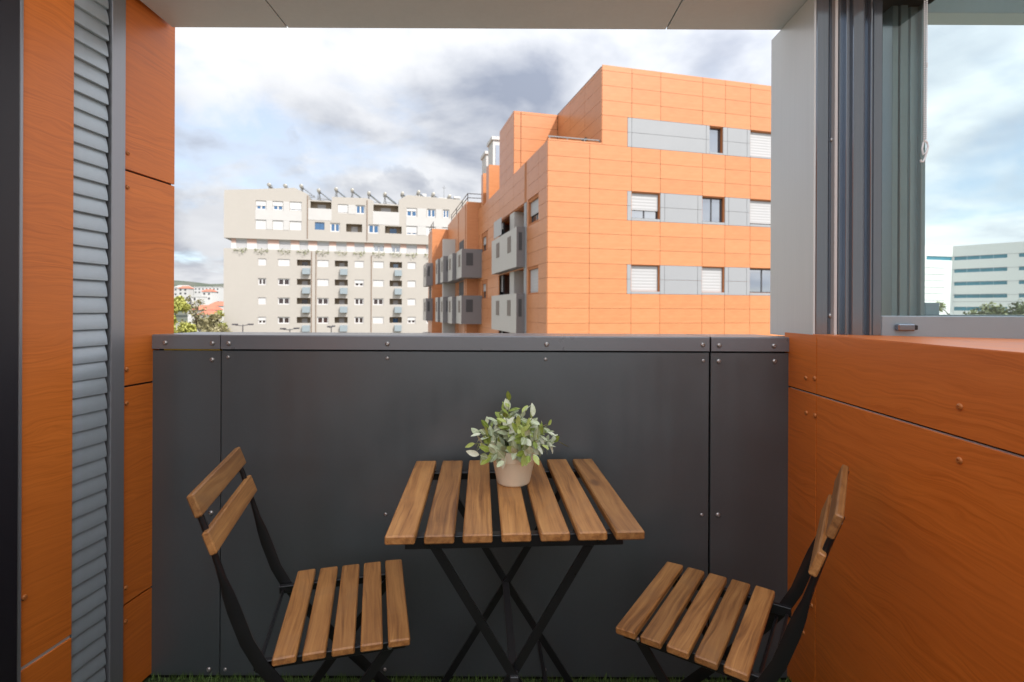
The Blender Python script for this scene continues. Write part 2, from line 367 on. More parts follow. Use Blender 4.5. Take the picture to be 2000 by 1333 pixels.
    def holed(s, x0, x1, z0, z1, holes, depth, y=0.):
        """wall sheet facing -y with real openings; reveals run inwards (+y)"""
        xs = sorted({x0, x1, *[h for H in holes for h in H[:2]]}); zs = sorted({z0, z1, *[h for H in holes for h in H[2:4]]})
        for i in range(len(xs)-1):
            for j in range(len(zs)-1):
                cx, cz = (xs[i]+xs[i+1])/2, (zs[j]+zs[j+1])/2
                if any(H[0] < cx < H[1] and H[2] < cz < H[3] for H in holes): continue
                s.add([(xs[i], y, zs[j]), (xs[i+1], y, zs[j]), (xs[i+1], y, zs[j+1]), (xs[i], y, zs[j+1])], [(0, 1, 2, 3)])
        for a, b, c, d in [H[:4] for H in holes]:
            q = y+depth
            s.add([(a, y, c), (b, y, c), (b, y, d), (a, y, d), (a, q, c), (b, q, c), (b, q, d), (a, q, d)], [(0, 4, 5, 1), (1, 5, 6, 2), (2, 6, 7, 3), (3, 7, 4, 0)])
        return s
    def mesh(s, name, mats, smooth=False):
        me = bpy.data.meshes.new(name); me.from_pydata(s.v, [], s.f)
        for m in (mats if isinstance(mats, (list, tuple)) else [mats]): me.materials.append(m)
        if len(me.materials) > 1: me.polygons.foreach_set('material_index', s.mi)
        if smooth:
            me.polygons.foreach_set('use_smooth', [True]*len(me.polygons))
            me.set_sharp_from_angle(angle=R(40))
        me.update(); return me
    def build(s, name, m, parent=None, loc=(0, 0, 0), rot=(0, 0, 0), smooth=False, **kw):
        return put(name, s.mesh(name, m, smooth), parent, loc, rot, **kw)
def put(name, me, parent=None, loc=(0, 0, 0), rot=(0, 0, 0), scale=(1, 1, 1), label=None, kind=None):
    o = bpy.data.objects.new(name, me); COL.objects.link(o); o.parent = parent
    o.location = loc; o.rotation_euler = rot; o.scale = scale
    if label: o['label'] = label
    if kind: o['kind'] = kind
    return o
def thing(name, label, cat, loc=(0, 0, 0), rz=0, group=None):
    o = put(name, None, None, loc, (0, 0, rz)); o['label'] = label; o['category'] = cat
    if group: o['group'] = group
    return o
def copy_tree(o, parent=None):
    c = o.copy(); COL.objects.link(c); c.parent = parent
    for ch in o.children: copy_tree(ch, c)
    return c
def B(x0, x1, y0, y1, z0, z1): return MB().box(x0, x1, y0, y1, z0, z1)
def CB(x0, x1, y0, y1, z0, z1, c): return MB().cbox(x0, x1, y0, y1, z0, z1, c)
# dome-headed screw facing -y
def screw_mesh(name, r, m):
    b = MB(); mx = Matrix.Rotation(R(90), 4, 'X')
    b.lathe([(r, 0), (r*.98, r*.22), (r*.78, r*.45), (r*.42, r*.58), (r*.40, r*.36), (.0001, r*.34)], 14, mx)
    return b.mesh(name, m, True)
SCREW = screw_mesh('screw', .0078, M['screw']); SCREW_S = screw_mesh('screw', .0058, M['screw'])
SCREW_O = screw_mesh('screw', .0072, M['screw_orange'])

# ================================================================== THE PLACE: large structure
# ---- terrain
g = MB(); n = 40
for j in range(n+1):
    for i in range(n+1): g.v.append((-4500+9000*i/n, -1500+9000*j/n, 0))
for j in range(n):
    for i in range(n): a = j*(n+1)+i; g.f.append((a, a+1, a+n+2, a+n+1)); g.mi.append(0)
g.build('ground', M['ground'], loc=(0, 0, -9.5), kind='structure')
h = MB(); nx, ny = 120, 40
def hillz(x, y):
    k = max(0, min(1, (y-330)/420)); k = k*k*(3-2*k)
    return k*(50+9*math.sin(x*.006+1)+7*math.sin(x*.017+y*.004)+4*math.sin(x*.041+2)+3*math.sin(y*.02+x*.01))-1.5
for j in range(ny+1):
    for i in range(nx+1):
        x = -1800+3600*i/nx; y = 300+1000*j/ny; h.v.append((x, y, hillz(x, y)))
for j in range(ny):
    for i in range(nx): a = j*(nx+1)+i; h.f.append((a, a+1, a+nx+2, a+nx+1)); h.mi.append(0)
h.build('hills', M['hill'], loc=(0, 0, -9.5), kind='structure', smooth=True)

# ---- window builder (x to the viewer's right, y inwards, z up; origin at lower left corner)
def window(parent, loc, rz, w_, h_, shut=0., panes=2, frame=None, pane=None, shutter=None, fr=.06, sill=0.):
    frame = frame or M['win_dark']; f = MB()
    f.box(0, w_, .10, .16, 0, fr); f.box(0, w_, .10, .16, h_-fr, h_); f.box(0, fr, .10, .16, fr, h_-fr); f.box(w_-fr, w_, .10, .16, fr, h_-fr)
    for i in range(1, panes):
        x = w_*i/panes; f.box(x-fr*.6, x+fr*.6, .105, .155, fr, h_-fr)
    if sill: f.box(-.05, w_+.05, -.05, .10, -.07, -.002)
    o = f.build('window', frame, parent, loc, (0, 0, rz))
    for i in range(panes):
        if shut >= .98: break
        a = w_*i/panes+fr*.8; b = w_*(i+1)/panes-fr*.8
        B(a, b, .125, .14, fr*.9, h_-fr*.9).build('pane', pane or M['pane'], o)
    if shut > 0:
        s = MB(); z1 = h_-.01; z0 = h_-(h_*shut)+.01; k = max(2, int((z1-z0)/.12))
        for i in range(k):
            a = z0+(z1-z0)*i/k; b = z0+(z1-z0)*(i+1)/k
            s.add([(.01, .056, a), (w_-.01, .056, a), (w_-.01, .05, (a+b)/2), (.01, .05, (a+b)/2), (w_-.01, .056, b), (.01, .056, b)],
                  [(0, 1, 2, 3), (3, 2, 4, 5)])
        s.box(.01, w_-.01, .05, .085, z0-.03, z0)
        s.build('shutter', shutter or M['shutter'], o)
    return o

# ================================================================== orange apartment building
ANG = math.atan(.25)
OC = (1.400, 20.831, E)                    # local z = height above eye
ob = thing('apartment_building', 'orange panelled apartment block with pale grey window bands and grey balconies', 'building', OC, ANG)
ZB = -10.7
rows = [-1.18-.61*k for k in range(0, 3)][::-1]+[-.57, .04, .65, 1.26, 1.87, 2.48, 3.09, 3.70, 4.31, 4.92, 5.53, 6.14, 6.75]
rows_t = [6.75, 7.36, 7.97, 8.58, 9.19, 9.80, 10.03]
# backing walls (dark joint colour shows between the panels)
front_holes = [(3.68, 4.95, .77, 1.84), (7.02, 8.08, .77, 1.84), (9.42, 10.88, .77, 1.84),
               (3.68, 4.95, 3.80, 4.88), (7.02, 8.08, 3.80, 4.88), (9.42, 10.88, 3.80, 4.88)]
top_holes = [(7.36, 7.98, 6.82, 7.93), (9.42, 10.88, 6.82, 7.93)]
m = MB(); m.holed(0.03, 16, ZB, 6.75, front_holes, .30, .03); m.holed(2.35, 16, 6.75, 10.0, top_holes, .30, .03)
m.build('wall', M['far_joint'], ob)
# left flank: x_c = -y ; openings for the recessed galleries and windows
left_holes = [(-2.80, -1.20, 3.82, 4.78), (-2.80, -1.20, .72, 1.76), (-9.6, -3.40, 3.60, 4.86), (-9.6, -3.40, .60, 1.93), (-9.6, -3.40, -2.5, -1.1),
              (-14.0, -12.75, 3.74, 4.66), (-14.0, -12.75, .70, 1.62)]
m = MB(); m.holed(-15.4, 0, ZB, 6.77, left_holes, .3, 0)
m.build('wall', M['far_joint'], ob, (.03, 0, 0), (0, 0, R(-90)))
# roofs and bodies
m = MB(); m.add([(.3, .3, 5.85), (2.32, .3, 5.85), (2.32, 5.5, 5.85), (.3, 5.5, 5.85)], [(0, 1, 2, 3)])
m.add([(2.32, .1, 10.0), (16, .1, 10.0), (16, 12, 10.0), (2.32, 12, 10.0)], [(0, 1, 2, 3)])
m.add([(.05, 5.5, 9.9), (2.4, 5.5, 9.9), (2.4, 8.8, 9.9), (.05, 8.8, 9.9)], [(0, 1, 2, 3)])
m.add([(.05, 8.8, 5.9), (2.4, 8.8, 5.9), (2.4, 30, 5.9), (.05, 30, 5.9)], [(0, 1, 2, 3)])
m.build('roof', M['roof_grey'], ob)
m = MB()
m.box(2.35, 16, 5.6, 12, 5.9, 9.98)                         # rear of the tall block
m.box(15.97, 16, .05, 12, ZB, 10); m.box(.3, 16, 30, 30.1, ZB, 6.7); m.box(2.4, 16, 12, 30, ZB, 6.2)
m.build('rear_wall', M['far_orange'], ob)
PW = .015                                                   # panel joint width
shared = {}
def panel_box(w_, h_, m_):
    k = (round(w_, 3), round(h_, 3), m_.name)
    if k not in shared: shared[k] = B(0, w_-PW, 0, .045, 0, h_-PW*.8).mesh('panel', m_)
    return shared[k]
def fpanel(x0, x1, z0, z1, m_=None):
    put('panel', panel_box(x1-x0, z1-z0, m_ or M['far_orange']), ob, (x0+PW/2, -.015, z0+PW*.4))
def lpanel(r0, r1, z0, z1, m_=None, x=0.):
    put('panel', panel_box(r1-r0, z1-z0, m_ or M['far_orange']), ob, (x-.015, r1-PW/2, z0+PW*.4), (0, 0, R(-90)))
fc = [0, 1.79, 3.65, 4.98, 6.99, 8.11, 9.39, 10.9, 13.4, 15.97]
for j in range(1, len(rows)-1):
    z0, z1 = rows[j], rows[j+1]
    band = any(abs(z0-b) < .02 for b in (.65, 1.26, 3.70, 4.31))
    if not band:
        for i in range(len(fc)-1): fpanel(fc[i], fc[i+1], z0, z1)
    else:
        fpanel(0, 1.79, z0, z1); fpanel(1.79, 3.46, z0, z1)
        for a, b in ((4.98, 5.19), (5.19, 6.77), (6.77, 6.99), (8.11, 8.30), (8.30, 9.22), (9.22, 9.39), (10.9, 13.4), (13.4, 15.97)): fpanel(a, b, z0, z1, M['far_grey'])
        fpanel(3.46, 3.65, z0, z1, M['far_grey'])
fpanel(0, 2.32, 6.75, 6.82)
B(0, 15.97, -.012, .028, ZB, rows[1]-.01).build('plinth', M['far_orange'], ob)
for j in range(len(rows_t)-1):
    z0, z1 = rows_t[j], rows_t[j+1]
    if j < 2:
        fpanel(2.32, 3.46, z0, z1)
        for a, b in ((3.46, 3.65), (3.65, 7.17), (7.17, 7.34), (8.0, 8.22), (8.22, 9.22), (9.22, 9.39), (10.9, 13.4), (13.4, 15.97)): fpanel(a, b, z0, z1, M['far_grey'])
    else:
        c = [2.32]+fc[2:]
        for i in range(len(c)-1): fpanel(c[i], c[i+1], z0, z1)
for z in (.65, 3.70):                                       # grey strips under the windows of each band
    for a, b in ((3.65, 4.98), (6.99, 8.11), (9.39, 10.9)): fpanel(a, b, z, z+.115, M['far_grey'])
fpanel(7.34, 8.0, 6.75, 6.83, M['far_grey']); fpanel(9.39, 10.9, 6.75, 6.83, M['far_grey'])
for x, z, w_, h_, sh, pn in ((3.68, .77, 1.27, 1.07, 1, 2), (7.02, .77, 1.06, 1.07, 1, 2), (9.42, .77, 1.46, 1.07, 0, 2),
                             (3.68, 3.80, 1.27, 1.08, .64, 2), (7.02, 3.80, 1.06, 1.08, 0, 2), (9.42, 3.80, 1.46, 1.08, .92, 2),
                             (7.36, 6.82, .62, 1.11, 0, 1), (9.42, 6.82, 1.46, 1.11, 1, 2)):
    window(ob, (x, .06, z), 0, w_, h_, sh, pn, fr=.05)
# left flank panels
lc = [0, 1.2, 2.80, 3.05]; lc2 = [3.40, 5.5, 7.6, 8.8, 10.4, 12.0, 14.0, 15.4]
for j in range(1, len(rows)-1):
    z0, z1 = rows[j], rows[j+1]
    for c in (lc, lc2):
        for i in range(len(c)-1):
            a, b = c[i], c[i+1]; zc = (z0+z1)/2; rc = (a+b)/2
            if any(-H[1] < rc < -H[0] and H[2]-.25 < zc < H[3]+.1 for H in left_holes): continue
            lpanel(a, b, z0, z1)
for j in range(len(rows_t)-1):
    z0, z1 = rows_t[j], min(rows_t[j+1], 9.95)
    if z1 <= z0: continue
    for a, b in ((5.52, 7.1), (7.1, 8.75)): lpanel(a, b, z0, z1)
    for a, b in ((0, 1.85), (1.85, 3.7), (3.7, 5.5)): lpanel(a, b, z0, z1, x=2.32)
    put('panel', panel_box(.35, z1-z0, M['far_orange']), ob, (0.0, 5.50, z0)); put('panel', panel_box(1.92, z1-z0, M['far_orange']), ob, (.37, 5.50, z0))
m = MB(); m.box(.035, 2.4, 5.545, 5.6, 5.8, 9.93); m.box(.035, .1, 5.6, 8.74, 6.7, 9.93); m.box(.1, 2.4, 8.7, 8.74, 5.8, 9.93)
m.box(2.355, 2.4, .04, 5.5, 5.8, 10.0)
m.box(.05, .30, .05, 5.5, 5.8, 6.76); m.box(.3, 2.32, .05, .3, 5.8, 6.76); m.box(.05, .30, 8.75, 15.4, 5.8, 6.76)
m.build('parapet', M['far_orange'], ob)
m = MB(); m.box(.05, 2.30, .10, .14, 6.93, 6.97); 
for x in (.1, .85, 1.6, 2.25): m.box(x, x+.03, .11, .13, 6.76, 6.93)
m.build('railing', M['steel'], ob)
B(2.24, 2.34, 1.6, 3.4, 5.87, 7.55).build('terrace_door', M['far_dark'], ob)
# dark slot between the corner and the gallery bay
B(-.005, .03, 3.06, 3.39, 4.9, 6.75).build('slot', M['far_joint'], ob)
B(-.04, .03, 3.00, 3.40, ZB, 4.86).build('pilaster', M['far_grey'], ob)
for z, hh in ((3.82, .96), (.72, 1.04)): window(ob, (.06, 2.80, z), R(-90), 1.6, hh, .62 if z > 2 else 1., 2, fr=.05)
for z in (3.74, .70): window(ob, (.06, 14.0, z), R(-90), 1.25, .92, .5, 2, fr=.05)
# recessed galleries behind the balconies
for z0, z1 in ((3.60, 4.86), (.60, 1.93), (-2.5, -1.1)):
    m = MB(); m.add([(1.5, 3.4, z0), (1.5, 9.6, z0), (1.5, 9.6, z1), (1.5, 3.4, z1), (.3, 3.4, z0), (.3, 9.6, z0), (.3, 9.6, z1), (.3, 3.4, z1)],
                    [(0, 1, 2, 3), (4, 5, 1, 0), (6, 7, 3, 2)])
    m.build('gallery', M['orange_flat'], ob)
    for ys in (3.41, 9.5): B(.02, 1.45, ys, ys+.09, z0, z1-.01).build('gallery_side', M['far_box_end'], ob)
    B(-.01, .5, 5.35, 6.25, z0, z1-.01).build('pilaster', M['far_box'], ob)
    window(ob, (.10, 9.5, z0+.15), R(-90), 1.0, z1-z0-.2, .3 if z0 > 2 else .8, 1, fr=.06)
B(-.42, -.39, 6.5, 8.3, 3.85, 4.75).build('screen', M['shutter'], ob)
# projecting balconies, each a part with its little grilles
def balcony(y0, y1, x_out, x_in, z0, z1, grilles, end_grille=True):
    m = MB(); m.box(x_out, x_in, y0, y1, z0, z1)
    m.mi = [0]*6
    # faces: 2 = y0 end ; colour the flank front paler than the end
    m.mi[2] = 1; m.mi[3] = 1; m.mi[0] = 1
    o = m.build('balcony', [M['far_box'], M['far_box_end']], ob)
    for a, b, c, d in grilles:
        B(x_out-.02, x_out+.02, a, b, c, d).build('grille', M['far_grille'], o)
    if end_grille:
        xm = x_out+(x_in-x_out)*.22; xn = x_out+(x_in-x_out)*.55
        B(xm, xn, y0-.015, y0+.02, z0+(z1-z0)*.42, z0+(z1-z0)*.86).build('grille', M['far_dark'], o)
    return o
for dz in (0, -3.05, -6.1):
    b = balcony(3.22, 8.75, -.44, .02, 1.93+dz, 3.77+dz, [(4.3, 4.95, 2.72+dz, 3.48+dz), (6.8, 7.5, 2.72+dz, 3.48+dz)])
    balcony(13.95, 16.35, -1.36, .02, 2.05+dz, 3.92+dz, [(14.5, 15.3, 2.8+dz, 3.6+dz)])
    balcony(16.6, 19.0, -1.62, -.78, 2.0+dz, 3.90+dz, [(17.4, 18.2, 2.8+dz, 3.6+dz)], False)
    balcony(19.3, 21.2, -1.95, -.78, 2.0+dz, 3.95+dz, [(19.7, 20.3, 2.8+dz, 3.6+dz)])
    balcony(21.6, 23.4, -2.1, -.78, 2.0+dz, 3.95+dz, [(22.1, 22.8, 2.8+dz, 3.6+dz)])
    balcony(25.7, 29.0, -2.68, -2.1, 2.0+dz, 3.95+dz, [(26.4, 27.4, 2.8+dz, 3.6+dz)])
# wings stepping out further back
def wing(x, y0, y1, zt):
    B(x, 2.3, y0, y1, ZB, zt).build('wing', M['far_orange'], ob)
wing(-.80, 15.4, 25.85, 7.30); wing(-2.16, 25.85, 29.6, 6.95)
B(-1.75, -.6, 21.0, 21.55, ZB, 5.45).build('tower_slab', M['far_box'], ob)
for y in (15.75, 19.2): B(-.815, -.78, y, y+.28, -4, 7.2).build('slot', M['far_joint'], ob)
for x, y0, y1, z0, z1 in ((-.815, 16.6, 18.8, .95, 1.95), (-.815, 16.6, 18.8, 4.0, 4.9), (-2.17, 26.6, 28.4, .95, 1.95)):
    B(x, x+.05, y0, y1, z0, z1).build('gallery', M['far_dark'], ob)  # flat dark sheets: the shade of recessed galleries painted on the wing
# roof fins and railings of the rear terraces
for y0, y1, zt in ((11.9, 12.75, 8.95), (13.8, 14.45, 8.9)): B(.02, 1.5, y0, y1, 5.9, zt).build('fin', M['far_orange'], ob)
B(1.5, 1.9, 8.8, 15.4, 5.9, 8.2).build('terrace_wall', M['far_orange'], ob)
m = MB()
for z in (7.60, 7.88): m.tube([(-.7, 15.5, z), (.9, 15.5, z)], .03, 6); m.tube([(-.72, 15.5, z), (-.72, 24, z)], .03, 6)
for y in (15.5, 18, 21, 24): m.tube([(-.72, y, 7.25), (-.72, y, 7.9)], .03, 6)
m.build('railing', M['win_dark'], ob)
m = MB()
for z in (7.25, 7.55): m.tube([(-2.05, 26.0, z), (-2.05, 29.4, z)], .03, 6)
for y in (26, 27.7, 29.4): m.tube([(-2.05, y, 6.9), (-2.05, y, 7.6)], .03, 6)
m.build('railing', M['win_dark'], ob)
MB().add([(-.1, 23, 6.6), (1.2, 23, 6.6), (1.2, 25, 8.2), (-.1, 25, 8.2)], [(0, 1, 2, 3)]).build('awning', M['far_grey'], ob)
m = MB(); m.box(8.0, 8.55, 1.2, 1.75, 9.9, 10.28); m.box(7.93, 8.62, 1.13, 1.82, 10.28, 10.38); m.build('chimney', M['far_joint'], ob)
# white stair lanterns on the rear roof
for i, (x, y, zt, s_) in enumerate(((1.3, 14.9, 11.5, .4), (1.36, 17.6, 11.3, .4))):
    o = B(x-s_, x+s_, y, y+1.6, 5.9, zt).build('lantern', M['white'], ob)
    B(x-s_-.1, x+s_+.1, y-.1, y+1.7, zt, zt+.22).build('cap', M['white'], o)
    B(x-s_*.55, x+s_*.7, y-.03, y+.02, zt-2.6, zt-.35).build('pane', M['collector'], o)

# ================================================================== cream apartment building
bb = thing('apartment_building', 'long cream apartment block with white shutters and jagged roof line', 'building', (-43.59, 78.91, E), ANG)
cols_low = [(4.78, 5.92), (7.59, 9.31), (13.33, 15.03), (18.96, 20.37), (21.82, 23.47), (27.27, 28.59), (30.34, 31.48)]
cols_log = [(10.33, 12.36), (15.94, 17.93), (24.43, 26.39)]
flo = [6.52, 3.51, .54, -2.44, -5.45, -8.4]
low_h = [(a, b, z, z+1.07) for z in flo for a, b in cols_low]; log_h = [(a, b, z+.1, z+1.05) for z in flo for a, b in cols_log]
m = MB(); m.holed(0, 40, ZB, 9.02, low_h, .25); 
m.add([(0, 0, ZB), (0, 14, ZB), (0, 14, 9.02), (0, 0, 9.02)], [(0, 3, 2, 1)][::-1]); m.add([(0, 0, 9.02), (40, 0, 9.02), (40, .9, 9.02), (0, .9, 9.02)], [(0, 1, 2, 3)])
m.f[-2] = m.f[-2]
wall_low = MB(); wall_low.holed(0, 40, ZB, 9.02, low_h+log_h, .25)
wall_low.add([(0, 14, ZB), (0, 0, ZB), (0, 0, 9.02), (0, 14, 9.02)], [(0, 1, 2, 3)])
wall_low.add([(0, 0, 9.02), (40, 0, 9.02), (40, 1.0, 9.02), (0, 1.0, 9.02)], [(0, 1, 2, 3)])
wall_low.box(0, 40, 13.9, 14, ZB, 16.5); wall_low.box(39.9, 40, .02, 13.9, ZB, 16.5)
wall_low.build('wall', M['cream'], bb)
strip = [(1.59, 3.09), (4.5, 6.03), (7.68, 9.32), (10.64, 11.9), (13.28, 15.02), (16.13, 17.69), (18.91, 20.45), (21.86, 23.51), (24.66, 26.09), (27.11, 28.81), (30.29, 31.7), (33.5, 35)]
m = MB(); m.holed(.9, 40, 9.0, 10.65, [(a, b, 9.15, 10.40) for a, b in strip], .22, .45); m.add([(.9, 13, 9.), (.9, .45, 9.), (.9, .45, 10.65), (.9, 13, 10.65)], [(0, 1, 2, 3)])
m.build('recessed_wall', M['white'], bb)
edges = [.9]+[e for ab in strip for e in ab]+[40]
for i in range(0, len(edges), 2): B(edges[i]+.02, edges[i+1]-.02, .43, .46, 9.95, 10.6).build('wall_panel', M['pink'], bb)
upA = [(4.42, 5.89, 15.07), (6.8, 8.3, 15.1), (9.25, 10.98, 15.14), (4.37, 5.9, 12.1), (6.82, 8.35, 12.12), (9.26, 10.99, 12.14)]
upB = [(16.36, 17.92, 15.13), (19.09, 20.53, 15.13), (15.23, 16.71, 12.1), (21.03, 22.71, 12.1), (27.06, 28.74, 15.08), (30.42, 31.81, 15.1), (32.99, 34.06, 15.12), (27.03, 28.79, 12.1), (30.27, 31.78, 12.1), (32.87, 34.21, 12.1)]
blue = [(12.94, 14.38, 12.35)]
up_h = [(a, b, z, z+1.42) for a, b, z in upA+upB]+[(a, b, z, z+1.2) for a, b, z in blue]
logU = [(12.27, 15.40, 15.70, 16.78), (21.83, 25.76, 15.69, 16.75), (17.63, 20.09, 12.2, 13.48), (23.66, 26.30, 12.2, 13.38)]
m = MB(); m.holed(0, 40, 10.60, 16.95, up_h+logU, .25)
roofline = [(0, 16.95), (11.95, 16.95), (11.95, 17.82), (9.94, 18.73), (.05, 17.80)]
m.prism(roofline[::-1], 0, 13.9)
m.prism([(15.50, 16.95), (21.85, 16.95), (21.85, 17.35), (20.8, 17.72), (15.50, 17.62)], 0, 13.9)
m.prism([(25.84, 16.95), (40, 16.95), (40, 18.0), (35.3, 18.30), (27.16, 18.59), (25.84, 17.66)], 0, 13.9)
m.add([(0, 13.9, 10.6), (0, 0, 10.6), (0, 0, 16.95), (0, 13.9, 16.95)], [(0, 1, 2, 3)])
m.add([(0, 0, 10.6), (40, 0, 10.6), (40, 13.9, 10.6), (0, 13.9, 10.6)], [(0, 3, 2, 1)])
m.add([(11.9, 0, 16.94), (27, 0, 16.94), (27, 13.9, 16.94), (11.9, 13.9, 16.94)], [(0, 1, 2, 3)])
m.build('upper_wall', M['cream'], bb)
def pale(x0, x1, z0, z1): B(x0, x1, -.03, -.004, z0, z1).build('wall_panel', M['cream_pale'], bb)
pale(4.35, 11.0, 13.55, 15.06); pale(11.95, 15.45, 13.85, 15.68); pale(21.75, 25.9, 13.55, 15.66)
for a, b in ((5.92, 6.78), (8.36, 9.22), (17.95, 19.05), (28.82, 30.25), (31.85, 32.85)):
    for z in ((15.06, 16.5),)+(((12.1, 13.54),) if a != 17.95 else ()): pale(a, b, *z)
pale(27.0, 34.4, 13.56, 15.06)
# loggia interiors
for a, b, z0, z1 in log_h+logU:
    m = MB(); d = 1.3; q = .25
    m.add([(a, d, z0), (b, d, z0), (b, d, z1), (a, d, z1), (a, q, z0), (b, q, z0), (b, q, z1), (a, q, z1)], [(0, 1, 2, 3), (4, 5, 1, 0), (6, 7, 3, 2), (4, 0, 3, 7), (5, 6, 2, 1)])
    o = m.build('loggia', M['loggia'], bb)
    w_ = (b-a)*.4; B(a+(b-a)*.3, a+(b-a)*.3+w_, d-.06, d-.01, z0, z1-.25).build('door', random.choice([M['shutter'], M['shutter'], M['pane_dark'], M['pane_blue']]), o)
rs = random.Random(4)
for a, b, z, hh in [(a, b, z, 1.07) for z in flo for a, b in cols_low]:
    k = rs.random(); sh = 1. if k < .45 else (.5 if k < .65 else 0)
    window(bb, (a, .06, z), 0, b-a, hh, sh, 2, M['win_white'], M['pane_dark'], M['win_white'], fr=.16)
for a, b in strip: window(bb, (a, .50, 9.15), 0, b-a, 1.25, 1. if a < 20 or a > 26 else .3, 2, M['win_white'], M['pane'], M['shutter'], fr=.14)
for i, (a, b, z) in enumerate(upA+upB):
    sh = [.55, .5, .8, 1, 1, 1, .85, 0, 0, 0, .35, 0, 0, .75, 1, 1][i]
    window(bb, (a, .06, z), 0, b-a, 1.42, sh, 2, M['win_white'], M['pane_blue'], M['win_white'], fr=.18)
window(bb, (12.94, .06, 12.35), 0, 1.44, 1.2, 0, 2, M['pane_blue'], M['pane_blue'], fr=.05)
# blue-grey washing-line boxes on the wall under each loggia
AC = [(11.18, 12.32), (16.78, 17.89), (25.22, 26.4)]
acm = MB(); acm.add([(0, -.55, 0), (1.12, -.55, 0), (1.12, -.45, .9), (0, -.45, .9), (0, 0, .1), (1.12, 0, .1), (1.12, 0, 1.0), (0, 0, 1.0)],
                    [(0, 1, 2, 3), (3, 2, 6, 7), (1, 5, 6, 2), (4, 0, 3, 7), (0, 4, 5, 1)])
acme = acm.mesh('drying_box', M['ac_box'])
for z in flo[:5]:
    for a, b in AC: put('drying_box', acme, bb, (a, -.004, z-1.24))
for x, z0, z1 in ((12.5, ZB, 8.9), (13.15, ZB, 8.9), (21.55, ZB, 8.5), (11.86, 10.9, 17.6), (20.85, 10.9, 17.4)):
    MB().tube([(x, -.09, z0), (x, -.09, z1)], .05, 6).build('drainpipe', M['pipe'], bb)
# white roof house and tall white flue
rh = B(29.0, 35.3, 9.0, 13.5, 16.9, 20.4).build('roof_house', M['white'], bb)
B(29.2, 31.0, 8.9, 13.4, 20.4, 20.9).build('cap', M['white'], rh)
m = MB(); m.box(35.4, 35.9, 2, 2.5, 16.9, 18.9); m.box(35.1, 36.2, 1.8, 2.8, 18.9, 19.2); m.build('flue', M['white'], bb)
m = MB(); m.tube([(34.2, 9, 20), (34.2, 9, 22.6)], .04, 5); m.tube([(33.8, 9, 22.2), (34.6, 9, 22.2)], .03, 5); m.build('aerial', M['steel'], bb)
# solar water heaters along its roof
def to_world(par, p): return Matrix.Translation(par.location) @ Matrix.Rotation(par.rotation_euler[2], 4, 'Z') @ Vector(p)
def heater():
    t = thing('solar_water_heater', 'solar water heater, pale round tank above a slanted panel on the cream roof', 'water heater', group='solar water heaters along the roof of the cream block')
    MB().lathe([(.16, -.92), (.17, -.86), (.29, -.84), (.29, .86), (.2, .9)], 14, Matrix.Translation((0, .3, 1.98)) @ Matrix.Rotation(R(90), 4, 'X')).build('tank', M['tank'], t, smooth=True)
    MB().box(-.08, 2.0, -.6, 1.2, -.05, .05, Matrix.Translation((.35, 0, 1.75)) @ Matrix.Rotation(R(38), 4, 'Y')).build('collector', M['collector'], t)
    m = MB()
    for y in (-.4, 1.0):
        m.tube([(-.25, y, 0), (0, y, 1.8)], .05, 5); m.tube([(.3, y, 0), (0, y, 1.8)], .05, 5); m.tube([(-.15, y, .7), (1.7, y, .5)], .04, 5)
    m.build('stand', M['steel'], t); return t
hx = [(5.77, 17.4), (8.14, 17.4), (10.54, 17.5), (13.19, 16.95), (15.87, 17.3), (18.39, 17.3), (21.05, 16.95), (23.64, 16.95), (26.49, 17.2), (29.17, 17.6), (31.65, 17.4), (34.41, 17.2)]
ORD = ['first', 'second', 'third', 'fourth', 'fifth', 'sixth', 'seventh', 'eighth', 'ninth', 'tenth', 'eleventh', 'twelfth']
h0 = heater()
for i, (x, z) in enumerate(hx):
    o = h0 if i == 0 else copy_tree(h0)
    o.location = to_world(bb, (x, 3.0, z+.15)); o.rotation_euler[2] = ANG
    o['label'] = 'solar water heater on the cream roof, %s' % ('leftmost of the row' if i == 0 else 'rightmost of the row' if i == 11 else ORD[i]+' from the left end of the row')
# plants trailing from the ledge
ivy_mesh = []
for k in range(3):
    m = MB(); rr = random.Random(k)
    for i in range(80):
        x = rr.uniform(-.95, .95); z = rr.uniform(-.8, .15)*(1-.5*abs(x)); y = rr.uniform(-.25, .1); s_ = rr.uniform(.06, .13)
        q = Euler((rr.uniform(-1, 1), rr.uniform(-1, 1), rr.uniform(0, 6))).to_matrix()
        m.add([Vector((x, y, z))+q @ Vector(p)*s_ for p in ((-1, 0, 0), (0, -.6, 0), (1, 0, 0), (0, .6, 0))], [(0, 1, 2, 3)])
    ivy_mesh.append(m.mesh('foliage', M['ivy']))
for i, (a, b) in enumerate(strip[:11]):
    t = thing('trailing_plant', 'green plant trailing from the cream block ledge, %s from the left corner' % ORD[i], 'plant', to_world(bb, ((a+b)/2, -.06, 9.05)), ANG, 'plants trailing along the ledge of the cream block')
    put('foliage', ivy_mesh[i % 3], t, rot=(0, 0, 0))

